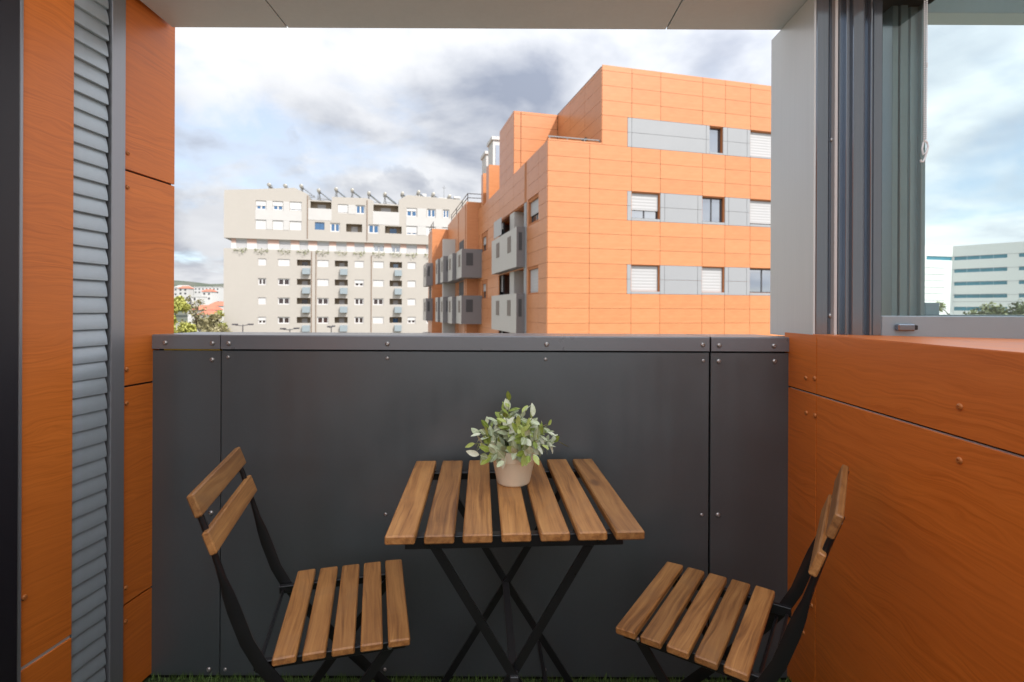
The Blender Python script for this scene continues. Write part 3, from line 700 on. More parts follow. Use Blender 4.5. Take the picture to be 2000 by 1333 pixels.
# ================================================================== white office building seen through the window
ofc = thing('office_building', 'white office building with blue window bands seen through the window', 'building', (124.0, 147.0, E), 0)
def office_wing(a, L, bands, squares):
    rz = a
    m = MB(); m.holed(0, L, ZB, 18.2, bands+squares, .3); m.box(0, L, .3, 14, 17.9, 18.1)
    m.build('wall', M['office_white'], ofc, rot=(0, 0, rz))
    for x0, x1, z0, z1 in bands:
        k = max(1, int((x1-x0)/2.4)); m = MB()
        for i in range(k): x = x0+(x1-x0)*i/k; m.box(x+.03, x0+(x1-x0)*(i+1)/k-.03, .2, .25, z0, z1)
        m.build('window_band', M['office_band'], ofc, rot=(0, 0, rz))
    for x0, x1, z0, z1 in squares: B(x0, x1, .2, .25, z0, z1).build('window', M['office_band'], ofc, rot=(0, 0, rz))
    m = MB()
    for z in (15.2, 11.6, 8.0, 4.4, 2.6): m.box(0, L, -.04, .01, z-.04, z+.04)
    m.build('moulding', M['far_grey'], ofc, rot=(0, 0, rz))
fz = [14.2, 10.7, 7.1, 3.6, .1]
# right wing comes towards us to the right; left wing falls back to the left
office_wing(math.atan2(-.75, .66), 60, [(-.0+(0.3 if i == 0 else .3), 11.2, z, z+1.05) for i, z in enumerate(fz)]+[(17, 40, z, z+1.05) for z in fz], [(13.4, 14.6, z, z+1.05) for z in fz])
lw = MB(); lw.holed(-30, 0, ZB, 18.2, [(-9.5, -.1, 14.2, 15.25)], .3); lw.build('wall', M['office_white'], ofc, rot=(0, 0, ANG))
B(-9.5, -.1, .2, .25, 14.2, 15.25).build('window_band', M['office_band'], ofc, rot=(0, 0, ANG))
m = MB()
for z in (12, 10.2, 8.4, 6.6, 4.8, 3.0): m.box(-30, -3, -.05, .01, z-.06, z+.06)
m.build('moulding', M['far_grey'], ofc, rot=(0, 0, ANG))

# ================================================================== trees, houses, lamps
def tree(loc, hgt, rad, m_, label, group=None, seed=0, leaves=2600, size=.2, flat=.8, low=.3):
    rr = random.Random(seed); t = thing('tree', label, 'tree', loc, 0, group)
    tr = MB(); tr.tube([(0, 0, 0), (.1, .05, hgt*.3), (-.05, .1, hgt*.6), (.05, 0, hgt*.85)], [rad*.09, rad*.07, rad*.045, rad*.015], 7)
    cl = []
    for i in range(16):
        a = rr.uniform(0, 6.28); z = hgt*rr.uniform(low, .95); q = 1-abs((z/hgt-.58)/.5)**2*.75
        rr_ = rad*q*rr.uniform(.35, .95); p = Vector((math.cos(a)*rr_, math.sin(a)*rr_, z)); cl.append((p, rad*rr.uniform(.22, .42)))
        tr.tube([(0, 0, max(.2*hgt, z-rad*.6)), p*.55+Vector((0, 0, z*.4)), p], [rad*.035, rad*.02, rad*.006], 5)
    tr.build('trunk', M['bark'], t)
    m = MB()
    for i in range(leaves):
        p, cr = cl[rr.randrange(len(cl))]
        d = Vector((rr.gauss(0, 1), rr.gauss(0, 1), rr.gauss(0, 1)*flat)).normalized()*cr*rr.random()**.45
        q = Euler((rr.uniform(-1.2, 1.2), rr.uniform(-1.2, 1.2), rr.uniform(0, 6.3))).to_matrix(); s_ = size*rr.uniform(.6, 1.3)
        m.add([p+d+q @ Vector(v)*s_ for v in ((-1, 0, 0), (0, -.55, .12), (1, 0, 0), (0, .55, .12))], [(0, 1, 2, 3)])
    m.build('crown', m_, t); return t
GZ = -9.5
tree((-39.3, 60, GZ), 12.6, 2.3, M['fol_yellow'], 'large yellow-green tree beside the orange wall, left of the cream block', seed=1, leaves=5200, size=.22)
tree((-42.3, 70, GZ), 12.4, 2.2, M['fol_olive'], 'thin brownish tree behind the yellow-green tree', seed=2, leaves=700, size=.2)
tree((-41.2, 72, GZ), 9.9, 2.6, M['fol_olive'], 'pale olive willow between the thin brown tree and the cream block', seed=3, leaves=3200, size=.2, low=.2)
tree((-44.6, 78, GZ), 11.2, 2.4, M['fol_yellow'], 'small yellow-green tree close to the corner of the cream block', seed=4, leaves=2600, size=.2)
tree((-37.5, 66, GZ), 8.4, 2.3, M['fol_olive'], 'low beige shrubby tree in front of the cream block corner', seed=5, leaves=2600, size=.2, low=.2)
for i, (x, y, hh) in enumerate(((66, 78, 11.9), (69.5, 77, 12.1), (73, 79, 11.8), (77, 78, 12.2), (81, 80, 11.9), (85, 81, 12.2), (89, 82, 12.0))):
    tree((x, y, GZ), hh, 3.6, M['fol_dark'] if i % 2 else M['ivy'], 'bushy green tree below the white office building, %s from the left of its row' % ORD[i], 'trees in front of the white office building', 20+i, 3200, .26)
def house(name, label, loc, rz, w_, d, hh, wall, roof, nwin=3, floors=2, flat=False, group=None):
    t = thing(name, label, 'house' if not flat else 'building', loc, rz, group)
    m = MB(); m.box(0, w_, 0, d, -6, hh); m.build('wall', wall, t)
    if flat: B(-.2, w_+.2, -.2, d+.2, hh, hh+.4).build('roof', wall, t)
    else:
        r = MB(); o = .5
        r.add([(-o, -o, hh-.1), (w_+o, -o, hh-.1), (w_+o, d+o, hh-.1), (-o, d+o, hh-.1), (w_*.15, d/2, hh+d*.24), (w_*.85, d/2, hh+d*.24)], [(0, 1, 5, 4), (1, 2, 5), (2, 3, 4, 5), (3, 0, 4), (3, 2, 1, 0)])
        r.build('roof', roof, t)
    for f in range(floors):
        for i in range(nwin):
            x = w_*(i+.5)/nwin; z = hh*(f+.45)/floors
            B(x-w_/nwin*.2, x+w_/nwin*.2, -.08, .02, z-.5, z+.7).build('window', M['win_dark'], t)
    return t
def hz(x, y): return hillz(x, y)+GZ
house('house', 'house roof in pale red just beyond the parapet at the left end', (-33.0, 44, GZ), R(-12), 12, 9, 6.0, M['white'], M['roof_red'])
house('apartment_building', 'long white building high on the green hillside', (-262, 430, 12.5), 0, 21, 9, 5.5, M['white'], M['tile'], 7, 2, True)
house('house', 'white house below the long hillside building', (-196, 330, 5.5), 0, 6, 6, 6, M['white'], M['tile'], 2)
house('house', 'small grey house at the top left of the hillside', (-211, 330, 9.), 0, 6, 6, 4.5, M['cream_pale'], M['tile'], 2)
house('house', 'grey-roofed house on the skyline beside the orange wall', (-266, 410, 10.), 0, 11, 8, 7, M['cream_pale'], M['roof_grey'], 3)
house('apartment_building', 'white balconied apartment house behind the thin brown tree', (-149, 240, -2.), 0, 4.2, 8, 8.2, M['white'], M['tile'], 2, 4, True)
house('house', 'orange-roofed long house in the valley', (-101, 165, -7), R(5), 6.5, 6, 7.6, M['cream_pale'], M['tile'], 4, 2)
house('house', 'white house with red gable in the valley behind the long house', (-116, 200, -6.5), R(10), 7, 6, 8.6, M['white'], M['tile'], 3, 2)
house('house', 'small white house nearest the willow', (-93, 155, -8), 0, 4, 5, 7.2, M['white'], M['tile'], 2, 2)
house('house', 'brick-red house at the right edge of the valley', (-118, 212, -6), 0, 5, 6, 8.8, M['pink'], M['tile'], 2, 2)
for i, (x, y, zt, a, lb) in enumerate(((-28.6, 55.5, -1.78, .3, 'dark twin-armed street lamp in front of the cream block, leftmost'),
                                       (-23.6, 55.5, -2.2, .9, 'low dark street lamp in front of the cream block, between two others'),
                                       (-19.2, 55.5, -1.95, 1.6, 'dark street lamp in front of the cream block, nearest to the middle'))):
    t = thing('street_lamp', lb, 'street lamp', (x, y, GZ), a, 'street lamps in front of the cream block'); hh = zt+E-GZ
    MB().tube([(0, 0, 0), (0, 0, hh)], [.09, .05], 8).build('pole', M['win_dark'], t)
    MB().tube([(-.75, 0, hh-.05), (0, 0, hh-.12), (.75, 0, hh+.02)], .045, 6).build('arm', M['win_dark'], t)
    for x_ in (-.75, .75): B(x_-.28, x_+.28, -.12, .12, hh-.06, hh+.10).build('lamp_head', M['win_dark'], t)

# ================================================================== the balcony
# ---- floor
B(-1.6, 2.2, -2.2, 1.694, -.25, -.012).build('floor', M['turf_base'], kind='structure')
gr = MB(); rg = random.Random(3)
for i in range(16000):
    x = rg.uniform(-1.16, .9); y = 1.69-abs(rg.gauss(0, 1))*.28
    if y < .7: continue
    a = rg.uniform(0, 6.28); hh = rg.uniform(.014, .03); dx, dy = math.cos(a)*.0016, math.sin(a)*.0016; lx, ly = rg.gauss(0, .008), rg.gauss(0, .008)
    gr.add([(x-dx, y-dy, -.012), (x+dx, y+dy, -.012), (x+lx, min(y+ly, 1.693), hh-.012)], [(0, 1, 2)])
gr.build('grass', M['turf'], kind='stuff')
# ---- parapet
PX0, PX1, PY = -1.166, .8985, 1.692
J0, J1 = -.944, .6435                       # joints
pa = thing('parapet', 'dark grey sheet-clad parapet closing the balcony, with a projecting coping', 'parapet', (0, PY, 0))
ZC = E-.0875
for a, b in ((PX0-.004, J0-.0015), (J0+.0015, J1-.003), (J1+.003, PX1+.004)):
    CB(a, b, .004, .012, -.006, E-.1395, .001).build('panel', M['grey_panel'], pa)
    m = MB()
    # folded coping sheet: lip, rounded nose, top
    pr = [(0.0, E-.1340), (0.0, ZC-.004), (.0012, ZC-.0012), (.004, ZC), (.255, ZC-.003), (.255, ZC-.06), (.25, ZC-.06), (.25, ZC-.006), (.006, ZC-.004), (.003, E-.1340)]
    n_ = len(pr); vs = [(a, y, z) for y, z in pr]+[(b, y, z) for y, z in pr]
    m.add(vs, [tuple(range(n_))[::-1], tuple(range(n_, 2*n_))]+[(i, (i+1) % n_, (i+1) % n_+n_, i+n_) for i in range(n_)])
    fl = bmesh.new(); o = m.build('coping', M['grey_cap'], pa); fl.from_mesh(o.data); bmesh.ops.recalc_face_normals(fl, faces=fl.faces); fl.to_mesh(o.data); fl.free()
B(PX0-.12, PX1+.14, .03, .24, -.25, ZC-.008).build('core', M['void'], pa)
B(PX0+.03, J0-.01, .0135, .029, E-.150, E-.128).build('insulation', M['insulation'], pa)
def pz(px, py, y): return ((px-1000)*y/1020, E+(604+.00436*(px-1000)-py)*y/1020)
for px, py in ((323, 670), (415, 671), (447, 671), (757, 672), (1068, 673), (1373, 674), (1405, 675), (1512, 676)):
    x, z = pz(px, py, PY); put('screw', SCREW, pa, (x, 0, z), (0, random.random(), 0))
for px, py, big in ((415, 703, 1), (446, 698, 0), (757, 700, 0), (1066, 702, 0), (1374, 705, 0), (1404, 706, 1), (1513, 706, 1), (414, 1002, 1), (755, 1005, 0), (1372, 1006, 0), (1404, 1006, 1),
                    (411, 1308, 1), (443, 1308, 0), (755, 1308, 0), (1067, 1308, 0), (1400, 1308, 1)):
    x, z = pz(px, py, PY+.004); put('screw', SCREW if big else SCREW_S, pa, (x, .004, z), (0, random.random(), 0))
# ---- left wall: laminate panels, post, louvre, nearer panel, dark jamb  (local x runs away along the wall, +y is outwards)
LA = math.atan2(.996, .0896); LP = (PX0, PY, 0)
ZT = E+1.25
lw_ = thing('side_wall', 'orange wood-grain panelled wall at the left end of the parapet', 'wall', LP, LA)
jz = [E-.907, E-.2415, E+.418]
for z0, z1 in zip([0.0]+[z+.003 for z in jz], [z-.003 for z in jz]+[ZT]):
    CB(-.1125, .097, 0, .009, z0, z1, .0008).build('panel', M['laminate'], lw_)
B(-.1125, .093, .0095, .2, 0, ZT).build('core', M['void'], lw_)
def lscrew(par, s_, z): put('screw', SCREW_O, par, (s_, 0, z), (0, 0, R(0)))
for z in jz:
    for d in (.052, -.052): lscrew(lw_, -.0995, z+d)
lv = thing('louvred_shutter', 'grey aluminium louvred shutter between two orange panels on the left wall', 'shutter', LP, LA)
CB(-.1625, -.1140, -.007, .06, 0, ZT, .0015).build('frame', M['post'], lv)
B(-.279, -.163, .062, .07, 0, ZT).build('backing', M['void'], lv)
sl = MB(); prof = []
for k in range(9):
    t = k/8; prof.append((.010-.012*math.sin(t*math.pi/2)**.8, .0285-.051*t))
for i in range(8):
    (y0, z0), (y1, z1) = prof[i], prof[i+1]
    sl.add([(-.2795, y0, z0), (-.1695, y0, z0), (-.1695, y1, z1), (-.2795, y1, z1)], [(0, 3, 2, 1)])
    sl.add([(-.2795, y0+.002, z0), (-.1695, y0+.002, z0), (-.1695, y1+.002, z1-.001), (-.2795, y1+.002, z1-.001)], [(0, 1, 2, 3)])
yb, zb = prof[-1]; sl.add([(-.2795, yb, zb), (-.1695, yb, zb), (-.1695, yb+.008, zb-.002), (-.2795, yb+.008, zb-.002)], [(0, 3, 2, 1)])
slm = sl.mesh('slat', M['louvre'], True)
zc = .03
while zc < ZT-.02:
    put('slat', slm, lv, (0, random.uniform(-.0008, .0008), zc), (random.uniform(-.02, .02), 0, 0)); zc += .0466
nw = thing('side_wall', 'nearest orange wood-grain panel with a pale joint, left of the louvred shutter', 'wall', LP, LA)
for z0, z1 in ((0, E-.893), (E-.883, ZT)): CB(-.419, -.282, -.006, .006, z0, z1, .0008).build('panel', M['laminate'], nw)
B(-.419, -.2825, .0065, .15, 0, ZT).build('core', M['void'], nw)
B(-.418, -.284, -.002, .0062, E-.8925, E-.8835).build('joint_strip', M['pale_strip'], nw)
put('screw', SCREW_O, nw, (-.409, -.006, E-.715))
dj = thing('door_jamb', 'black door jamb with a grey metal edge at the left border of the photo', 'door frame', LP, LA)
CB(-1.0, -.4315, -.016, .10, 0, ZT, .003).build('post', M['jamb_black'], dj)
CB(-.431, -.4195, -.013, .05, 0, ZT, .003).build('edge_strip', M['post'], dj)
# ---- soffit beam
so = thing('soffit', 'grey panelled soffit across the top of the balcony opening', 'soffit', (0, 0, E+.945))
for a, b in ((-1.15, -.763), (-.759, .514), (.518, 1.1)): CB(a, b, 1.44, 1.762, 0, .012, .001).build('panel', M['soffit'], so)
B(-1.14, 1.3, 1.45, 1.752, .013, .45).build('core', M['void'], so)
CB(-1.14, 1.3, 1.7525, 1.765, .0135, .5, .001).build('fascia', M['soffit'], so)
# ---- right low wall with its ledge   (local x runs away, +y is towards the balcony)
RA = math.atan2(1, .0343); RP = (PX1, PY, 0)
rw = thing('low_wall', 'low orange wood-grain panelled wall with a ledge, right of the table', 'wall', RP, RA)
zt, zj = E-.072, E-.247
for a, b in ((-.1605, .03), (-1.9, -.1635)):
    for z0, z1 in ((0, zj-.004), (zj+.002, zt)):
        CB(a, b, -.009, 0, z0, z1, .0008).build('panel', M['laminate'], rw)
B(-.1635, -.1605, -.0085, -.0035, 0, zj-.004).build('joint_strip', M['pale_strip'], rw)
B(-2.7, .03, -.2, -.0095, -.1, zt-.012).build('core', M['void'], rw)
B(-1.9, 0, -.008, -.004, zj-.0038, zj-.0022).build('joint_strip', M['pale_strip'], rw)
m = MB(); zl = lambda y: zt+.0015+.02*y
a, b = -1.9, -.02
m.add([(a, -.0005, zl(0)), (b, -.0005, zl(0)), (b, -1.3, zl(-1.3)), (a, -1.3, zl(-1.3)), (a, -.0005, zl(0)-.010), (b, -.0005, zl(0)-.010), (b, -1.3, zl(-1.3)-.01), (a, -1.3, zl(-1.3)-.01)],
      [(0, 3, 2, 1), (4, 5, 6, 7), (0, 1, 5, 4), (1, 2, 6, 5), (2, 3, 7, 6), (3, 0, 4, 7)])
ldg = m.build('ledge', M['laminate'], rw)
B(-1.9, -.02, -1.3, -.21, 0, zt-.05).build('core', M['off_white'], rw)
def rpt(px, py):
    u = (px-1000)/1020; y = .8405/(u-.0343); return (y-PY)/.9994, E+(604+.00436*(px-1000)-py)*y/1020
for px, py in ((1575, 739), (1592, 740), (1576, 807), (1593, 812), (1876, 795), (1876, 900), (1588, 1183), (1572, 1236)):
    s_, z = rpt(px, py); put('screw', SCREW_O, rw, (s_, 0, z), (0, 0, R(180)))
# ---- pillar
pl = thing('pillar', 'pale brushed metal pillar at the right end of the parapet', 'pillar', (0, 0, 0))
def quadprism(pts, z0, z1):
    m = MB(); n_ = len(pts); vs = [(x, y, z0) for x, y in pts]+[(x, y, z1) for x, y in pts]
    m.add(vs, [tuple(range(n_))[::-1], tuple(range(n_, 2*n_))]+[(i, (i+1) % n_, (i+1) % n_+n_, i+n_) for i in range(n_)]); return m
zp = E-.0835
quadprism([(.894, 1.551), (.900, 1.551), (.909, 1.826), (.903, 1.826)], zp, E+.9435).build('cladding_panel', M['pillar'], pl)
quadprism([(.9025, 1.575), (1.06, 1.575), (1.06, 1.826), (.9105, 1.826)], zp, E+.9435).build('core', M['post'], pl)
# ---- window beside the pillar
wn = thing('window', 'tall blue-grey framed window on the ledge, with the office building behind its glass', 'window', (0, 1.60, 0))
WT = E+1.25
def prof_(x0, x1, y0, y1, m_, z0=None, name='frame_profile', c=.002):
    return CB(x0, x1, y0, y1, zl(-.05)-.004 if z0 is None else z0, WT, c).build(name, m_, wn)
X = lambda px, y: (px-1000)/1020*y
prof_(X(1593, 1.55), X(1617, 1.55), -.05, .0, M['frame'])
prof_(X(1617, 1.56)+.001, X(1629, 1.56), -.038, .0, M['frame'])
prof_(X(1629, 1.545), X(1635, 1.545), -.055, .0, M['pale_strip'], c=.001)  # pale strip paints the light caught along a frame edge
prof_(X(1636, 1.56), X(1651, 1.56), -.04, .0, M['frame'])
prof_(X(1651, 1.545), X(1655, 1.545), -.055, .0, M['frame'], c=.0008)
prof_(X(1655, 1.59), X(1664, 1.59), -.005, .0, M['gasket'], c=.001)
prof_(X(1664, 1.56), X(1686, 1.56), -.04, .0, M['frame'])
prof_(X(1686, 1.575), X(1699, 1.575), -.025, .0, M['frame'])
prof_(X(1699, 1.555), X(1703, 1.555), -.045, .0, M['frame'], c=.001)
prof_(X(1704, 1.57), X(1722, 1.57), -.03, .0, M['frame'])
# sash: bottom rail, top rail, glass
xg0, xg1 = X(1722, 1.57), 2.15
m = MB(); zr0, zr1 = E-.10, E-.0155
m.cbox(X(1704, 1.57)+.03, xg1, -.028, .02, zr0, zr1, .002); m.build('sash_rail', M['rail_grey'], wn)
B(xg0-.004, xg1, .004, .0085, zr1-.004, WT).build('glass', M['glass'], wn)
B(xg0+.001, xg0+.012, -.012, .003, zr1, WT).build('glazing_bead', M['gasket'], wn)
B(xg0+.012, xg0+.021, .010, .018, zr1, WT).build('brush_seal', M['pale_strip'], wn)
# outer frame behind the glass
for px0, px1, y0, y1 in ((1741, 1753, .04, .10), (1753, 1757, .052, .1), (1757, 1772, .036, .1), (1772, 1776, .05, .1), (1776, 1798, .045, .1), (1798, 1807, .030, .1)):
    yy_ = 1.6+y0; CB(X(px0, yy_), X(px1, yy_)-.0006, y0, y1, E-.10, WT, .0012).build('outer_frame_profile', M['frame_teal'], wn)
zo = E+.913*1.63/1.6
CB(X(1807, 1.63), xg1, .03, .1, zo, zo+.055, .0012).build('outer_frame_rail', M['frame_teal'], wn)
CB(X(1807, 1.63), xg1, .045, .1, zo+.056, WT, .0012).build('outer_frame_rail', M['frame_teal'], wn)
CB(X(1807, 1.63), xg1, .03, .1, E-.12, E-.012, .0012).build('outer_frame_rail', M['frame_teal'], wn)
CB(X(1807, 1.66), X(1835, 1.66), .06, .1, E-.012, E+.026, .0012).build('stop_block', M['rail_grey'], wn)
B(2.1, 2.2, -.05, .1, E-.12, WT).build('frame_profile', M['frame'], wn)
lt = CB(X(1753, 1.56), X(1786, 1.56), -.046, -.0285, E-.060, E-.040, .003).build('latch', M['frame'], wn)
CB(X(1786, 1.56)+.001, X(1793, 1.56), -.042, -.0285, E-.057, E-.043, .002).build('catch', M['gasket'], lt)
for px, py in ((1624, 274), (1622, 617)):
    y = 1.562; put('screw', SCREW, wn, (X(px, y), -.0385, E+(604+.00436*(px-1000)-py)*y/1020))
# ---- bead chain of a roller blind
bc = thing('blind_chain', 'white bead chain of a roller blind hanging in front of the window', 'chain', (X(1805, 1.5), 1.50, E+1.2))
m = MB(); z = 0.
while z > -.715:
    for dx in (-.0035, .0048):
        m.lathe([(.0003, -.0026), (.0019, -.0018), (.0026, 0), (.0019, .0018), (.0003, .0026)], 7, Matrix.Translation((dx+(.002*(z+.715) if dx > 0 else 0), dx*.4, z)))
    z -= .0064
m.build('beads', M['bead'], bc, smooth=True)
MB().tube([(-.004, 0, -.715), (-.009, -.001, -.735), (-.006, -.001, -.752), (.003, -.001, -.745), (.009, 0, -.728), (.006, 0, -.715), (-.003, 0, -.712)], .0024, 8).build('tension_loop', M['bead'], bc, smooth=True)
MB().tube([(.010, 0, -.726), (.002, 0, -.756), (-.005, 0, -.772), (-.011, 0, -.772), (-.012, 0, -.766)], .0026, 8).build('hook', M['bead'], bc, smooth=True)
CB(.003, .007, -.002, .003, -.50, -.487, .001).build('connector', M['bead'], bc)
# ---- unseen, added to shape the light: low wall behind, tall sun blocker beside
bw = thing('light_stop_wall', 'low grey wall added unseen behind the camera to cut low light', 'wall', (-1.7, -1.0, 0))
B(0, 4.2, -.2, 0, -.25, .72).build('wall', M['back'], bw)
CB(-2.7, -1.001, 0, .1, 0, ZT, .001).build('panel', M['laminate'], nw)  # unseen stretch of left wall, added to cut low light from behind
ow = thing('sun_blocker', 'tall unseen block added to keep the sun off the balcony', 'building', (4.0, -5.7, 0))
B(0, 5, 0, 5.2, -9.5, 10.8).build('wall', M['off_white'], ow)
# ================================================================== furniture
def slat_mesh(w_, L, t, name='slat'):
    return MB().cbox(-w_/2, w_/2, -L/2, L/2, -t, 0, .0028).mesh(name, M['wood'])
tb = thing('bistro_table', 'folding bistro table with brown wooden slats and black crossed legs', 'table', (-.004, 1.366, 0), R(3.4))
TS = slat_mesh(.0622, .54, .019, 'slat'); TH = .716
for k in range(7): put('slat', TS, tb, ((k-3)*.0813, random.uniform(-.0015, .0015), TH), (0, 0, random.uniform(-.004, .004)))
for y in (-.228, .228):
    m = MB(); m.cbox(-.238, .238, y-.003, y+.003, TH-.046, TH-.0195, .001); m.cbox(-.238, .238, y, y+.02*(1 if y < 0 else -1), TH-.0235, TH-.0195, .001) if y < 0 else m.cbox(-.238, .238, y-.02, y, TH-.0235, TH-.0195, .001)
    m.build('rail', M['black_steel'], tb)
    for x in (-.19, .19):
        m = MB(); mx = Matrix.Translation((x, y-.004 if y < 0 else y+.004, TH-.033)) @ Matrix.Rotation(R(90 if y < 0 else -90), 4, 'X')
        m.lathe([(.008, 0), (.0075, .003), (.004, .005), (.0005, .0055)], 12, mx); m.build('bolt', M['black_steel'], tb, smooth=True)
for i, (y, sgn) in enumerate(((-.205, 1), (-.190, -1), (.205, 1), (.190, -1))):
    m = MB(); m.bar((-.19*sgn, y, TH-.03), (.0, y, .37), .019, .006); m.bar((0, y, .37), (.225*sgn, y, .012), .019, .006); m.build('leg', M['black_steel'], tb)
CB(-.0095, .0095, -.215, .215, .364, .376, .0015).build('pivot_bar', M['sheen_steel'], tb)
for x, y0 in ((.222, .205), (-.222, .19)): MB().tube([(x, -y0, .014), (x, y0, .014)], .008, 8).build('foot_bar', M['black_steel'], tb, smooth=True)
MB().tube([(.10, -.19, .19), (.10, .19, .19)], .006, 8).build('stretcher', M['black_steel'], tb, smooth=True)

SS = slat_mesh(.0475, .385, .017); BS = slat_mesh(.050, .382, .015, 'back_slat')
def chair(label, loc, rz, group):
    t = thing('folding_chair', label, 'chair', loc, rz, group)
    for k in range(5): put('slat', SS, t, ((k-2)*.0598, 0, .45), (0, R((k-2)*.9), 0))
    # back slats lean back 20 degrees; the face looks to +x
    for fx, z in ((-.2835, .786), (-.2555, .707)):
        put('back_slat', BS, t, (fx, 0, z), (0, R(70), 0))
    for sg in (-1, 1):
        y = sg*.168
        pts = [(-.301, y, .800), (-.279, y, .738), (-.253, y, .655), (-.243, y, .62), (-.232, y, .585), (-.221, y, .55), (-.196, y, .478), (-.168, y, .425), (-.125, y, .365), (0, y, .215), (.185, y, .008)]
        fl = [(1, 1)]*3+[(.9, 1.2), (.55, 1.9), (.5, 2.2)]+[(.5, 2.2)]*5
        MB().tube(pts, .0066, 10, flat=fl).build('leg', M['black_steel'], t, smooth=True)
        y = sg*.146
        MB().bar((.115, y, .428), (-.21, y, .008), .022, .006).build('leg', M['black_steel'], t)
        y = sg*.157
        m = MB(); m.cbox(-.185, .135, y-.003, y+.003, .409, .432, .001); m.cbox(-.185, .135, y-.011, y+.003, .4295, .4325, .001); m.build('rail', M['black_steel'], t)
        m = MB(); m.lathe([(.006, 0), (.0055, .004), (.0005, .006)], 10, Matrix.Translation((.10, y+sg*.004, .419)) @ Matrix.Rotation(R(-90*sg), 4, 'X')); m.build('bolt', M['screw'], t, smooth=True)
        m = MB()
        for fx, z in ((-.294, .786), (-.266, .707)):
            m.lathe([(.004, 0), (.0035, .002), (.0005, .003)], 8, Matrix.Translation((fx-.006, sg*.168, z)) @ Matrix.Rotation(R(-90), 4, 'Y'))
        m.build('bolt', M['screw'], t)
    for x, z in ((-.176, .414), (-.150, .395)): MB().tube([(x, -.168, z), (x, .168, z)], .0042, 8).build('crossbar', M['black_steel'], t, smooth=True)
    for x, yy_ in ((-.205, .146), (.18, .168)): MB().tube([(x, -yy_, .014), (x, yy_, .014)], .006, 8).build('foot_bar', M['black_steel'], t, smooth=True)
    return t
chair('wooden slatted folding chair left of the table, facing right', (-.412, 1.3195, 0), R(14.7), 'folding chairs at the bistro table')
chair('wooden slatted folding chair right of the table, its back against the orange low wall', (.470, 1.296, 0), R(146), 'folding chairs at the bistro table')

# ---- potted plant
pp = thing('potted_plant', 'small leafy artificial plant with silvery leaves in a beige pot on the table', 'potted plant', (.006, 1.424, TH))
m = MB(); m.lathe([(.041, 0), (.0435, .0015), (.0455, .006), (.0575, .064), (.0582, .0652), (.0605, .0665), (.0645, .0945), (.0640, .096), (.0620, .096), (.0585, .070), (.0435, .008), (.001, .008)], 40)
m.build('pot', M['pot'], pp, smooth=True)
MB().lathe([(.0605, .083), (.04, .086), (.001, .087)], 24).build('soil', M['soil'], pp)
def leaf_mesh(m_, L, w_, curl, nm='leaf'):
    b = MB(); n_ = 6; vs = []
    for i in range(n_+1):
        t = i/n_; ww = w_*(math.sin(math.pi*min(1, t*.96+.03))**.75)*(1-.25*t)
        z = curl*(t*t)*L
        vs += [(L*t, -ww, z+ww*.18), (L*t, 0, z), (L*t, ww, z+ww*.18)]
    fs = []
    for i in range(n_): a = i*3; fs += [(a, a+3, a+4, a+1), (a+1, a+4, a+5, a+2)]
    b.add(vs, fs); return b.mesh(nm, m_, True)
LM = [leaf_mesh(M['leaf_pale'], .026, .0080, .05), leaf_mesh(M['leaf_pale'], .026, .0070, -.25), leaf_mesh(M['leaf_green'], .027, .0068, -.1), leaf_mesh(M['leaf_pale'], .024, .0074, .2), leaf_mesh(M['leaf_green'], .027, .0072, .12)]
rp = random.Random(21)
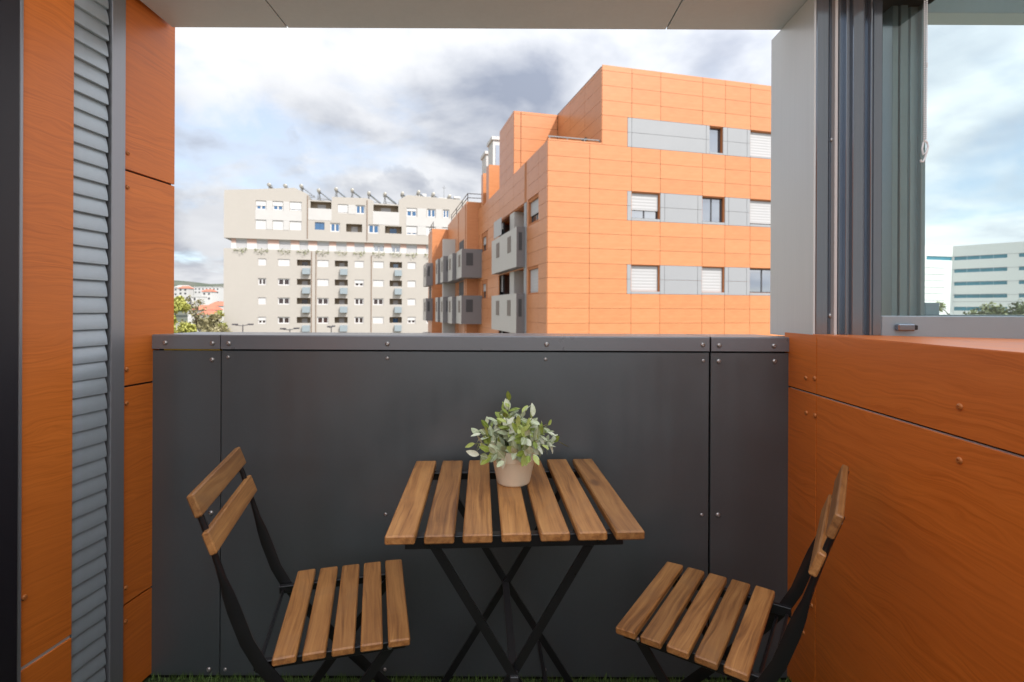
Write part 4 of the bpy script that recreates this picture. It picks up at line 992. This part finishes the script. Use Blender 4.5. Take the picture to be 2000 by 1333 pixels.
def frond(i, nstem, ring):
    """one stem: base, tip direction and length; ring 0 upright .. 2 drooping"""
    a = i*2.399+rp.uniform(-.25, .25)
    lean, L = ((rp.uniform(.05, .4), rp.uniform(.095, .125)), (rp.uniform(.5, .9), rp.uniform(.090, .115)), (rp.uniform(.95, 1.32), rp.uniform(.074, .094)))[ring]
    if i == 0: lean, L = .05, .138
    base = Vector((rp.gauss(0, .017), rp.gauss(0, .017), .086)); d = Vector((math.sin(lean)*math.cos(a), math.sin(lean)*math.sin(a), math.cos(lean)))
    return [base+d*L*t+Vector((d.x, d.y, 0))*.016*t*t-Vector((0, 0, 1))*.024*t*t*lean for t in (0, .25, .5, .75, 1)], lean
def leaf_at(pts, k, nl, i):
    t = 1 if k == nl-1 else .30+.70*k/nl
    j = min(3, int(t*4)); p = pts[j].lerp(pts[j+1], t*4-j)
    dirv = (pts[j+1]-pts[j]).normalized(); side = dirv.cross(Vector((math.cos(k*2.4+i), math.sin(k*2.4+i), .3))).normalized()
    ld = (dirv*(rp.uniform(.2, .6) if k < nl-1 else 1.4)+side*rp.uniform(.75, 1.)).normalized()
    upv = ((p-Vector((0, 0, .08))).normalized()*1.1+Vector((0, -.45, .30))+Vector((rp.gauss(0, .3), rp.gauss(0, .3), rp.gauss(0, .25)))).normalized()
    yv = upv.cross(ld).normalized(); zv = ld.cross(yv)
    return p, Matrix((ld, yv, zv)).transposed()
total = 0; inner = MB()
for i in range(54):
    ring = 0 if i < 12 else (1 if i < 32 else 2)
    pts, lean = frond(i, 54, ring)
    MB().tube(pts, [.0014, .0013, .0012, .001, .0006], 5).build('stem', M['stem'], pp)
    nl = 10
    for k in range(nl):
        p, rot = leaf_at(pts, k, nl, i); tip = p+rot @ Vector((.025, 0, 0))
        if tip.z < .074 and Vector((tip.x, tip.y)).length < .074: continue
        if tip.z < .045: continue
        s_ = rp.uniform(.95, 1.35)
        # outer leaves are single parts, the shaded inner ones are one mass
        if k >= nl-6 and total < 295:
            me = rp.choice([LM[0], LM[1], LM[3], LM[2], LM[4]])
            put('leaf', me, pp, p, rot.to_euler(), (s_, s_, s_)); total += 1
        else:
            inner.add([p+rot @ (v.co*s_) for v in LM[0].vertices], [tuple(q.vertices) for q in LM[0].polygons])
inner.build('inner_foliage', M['leaf_pale'], pp, smooth=True, kind='stuff')
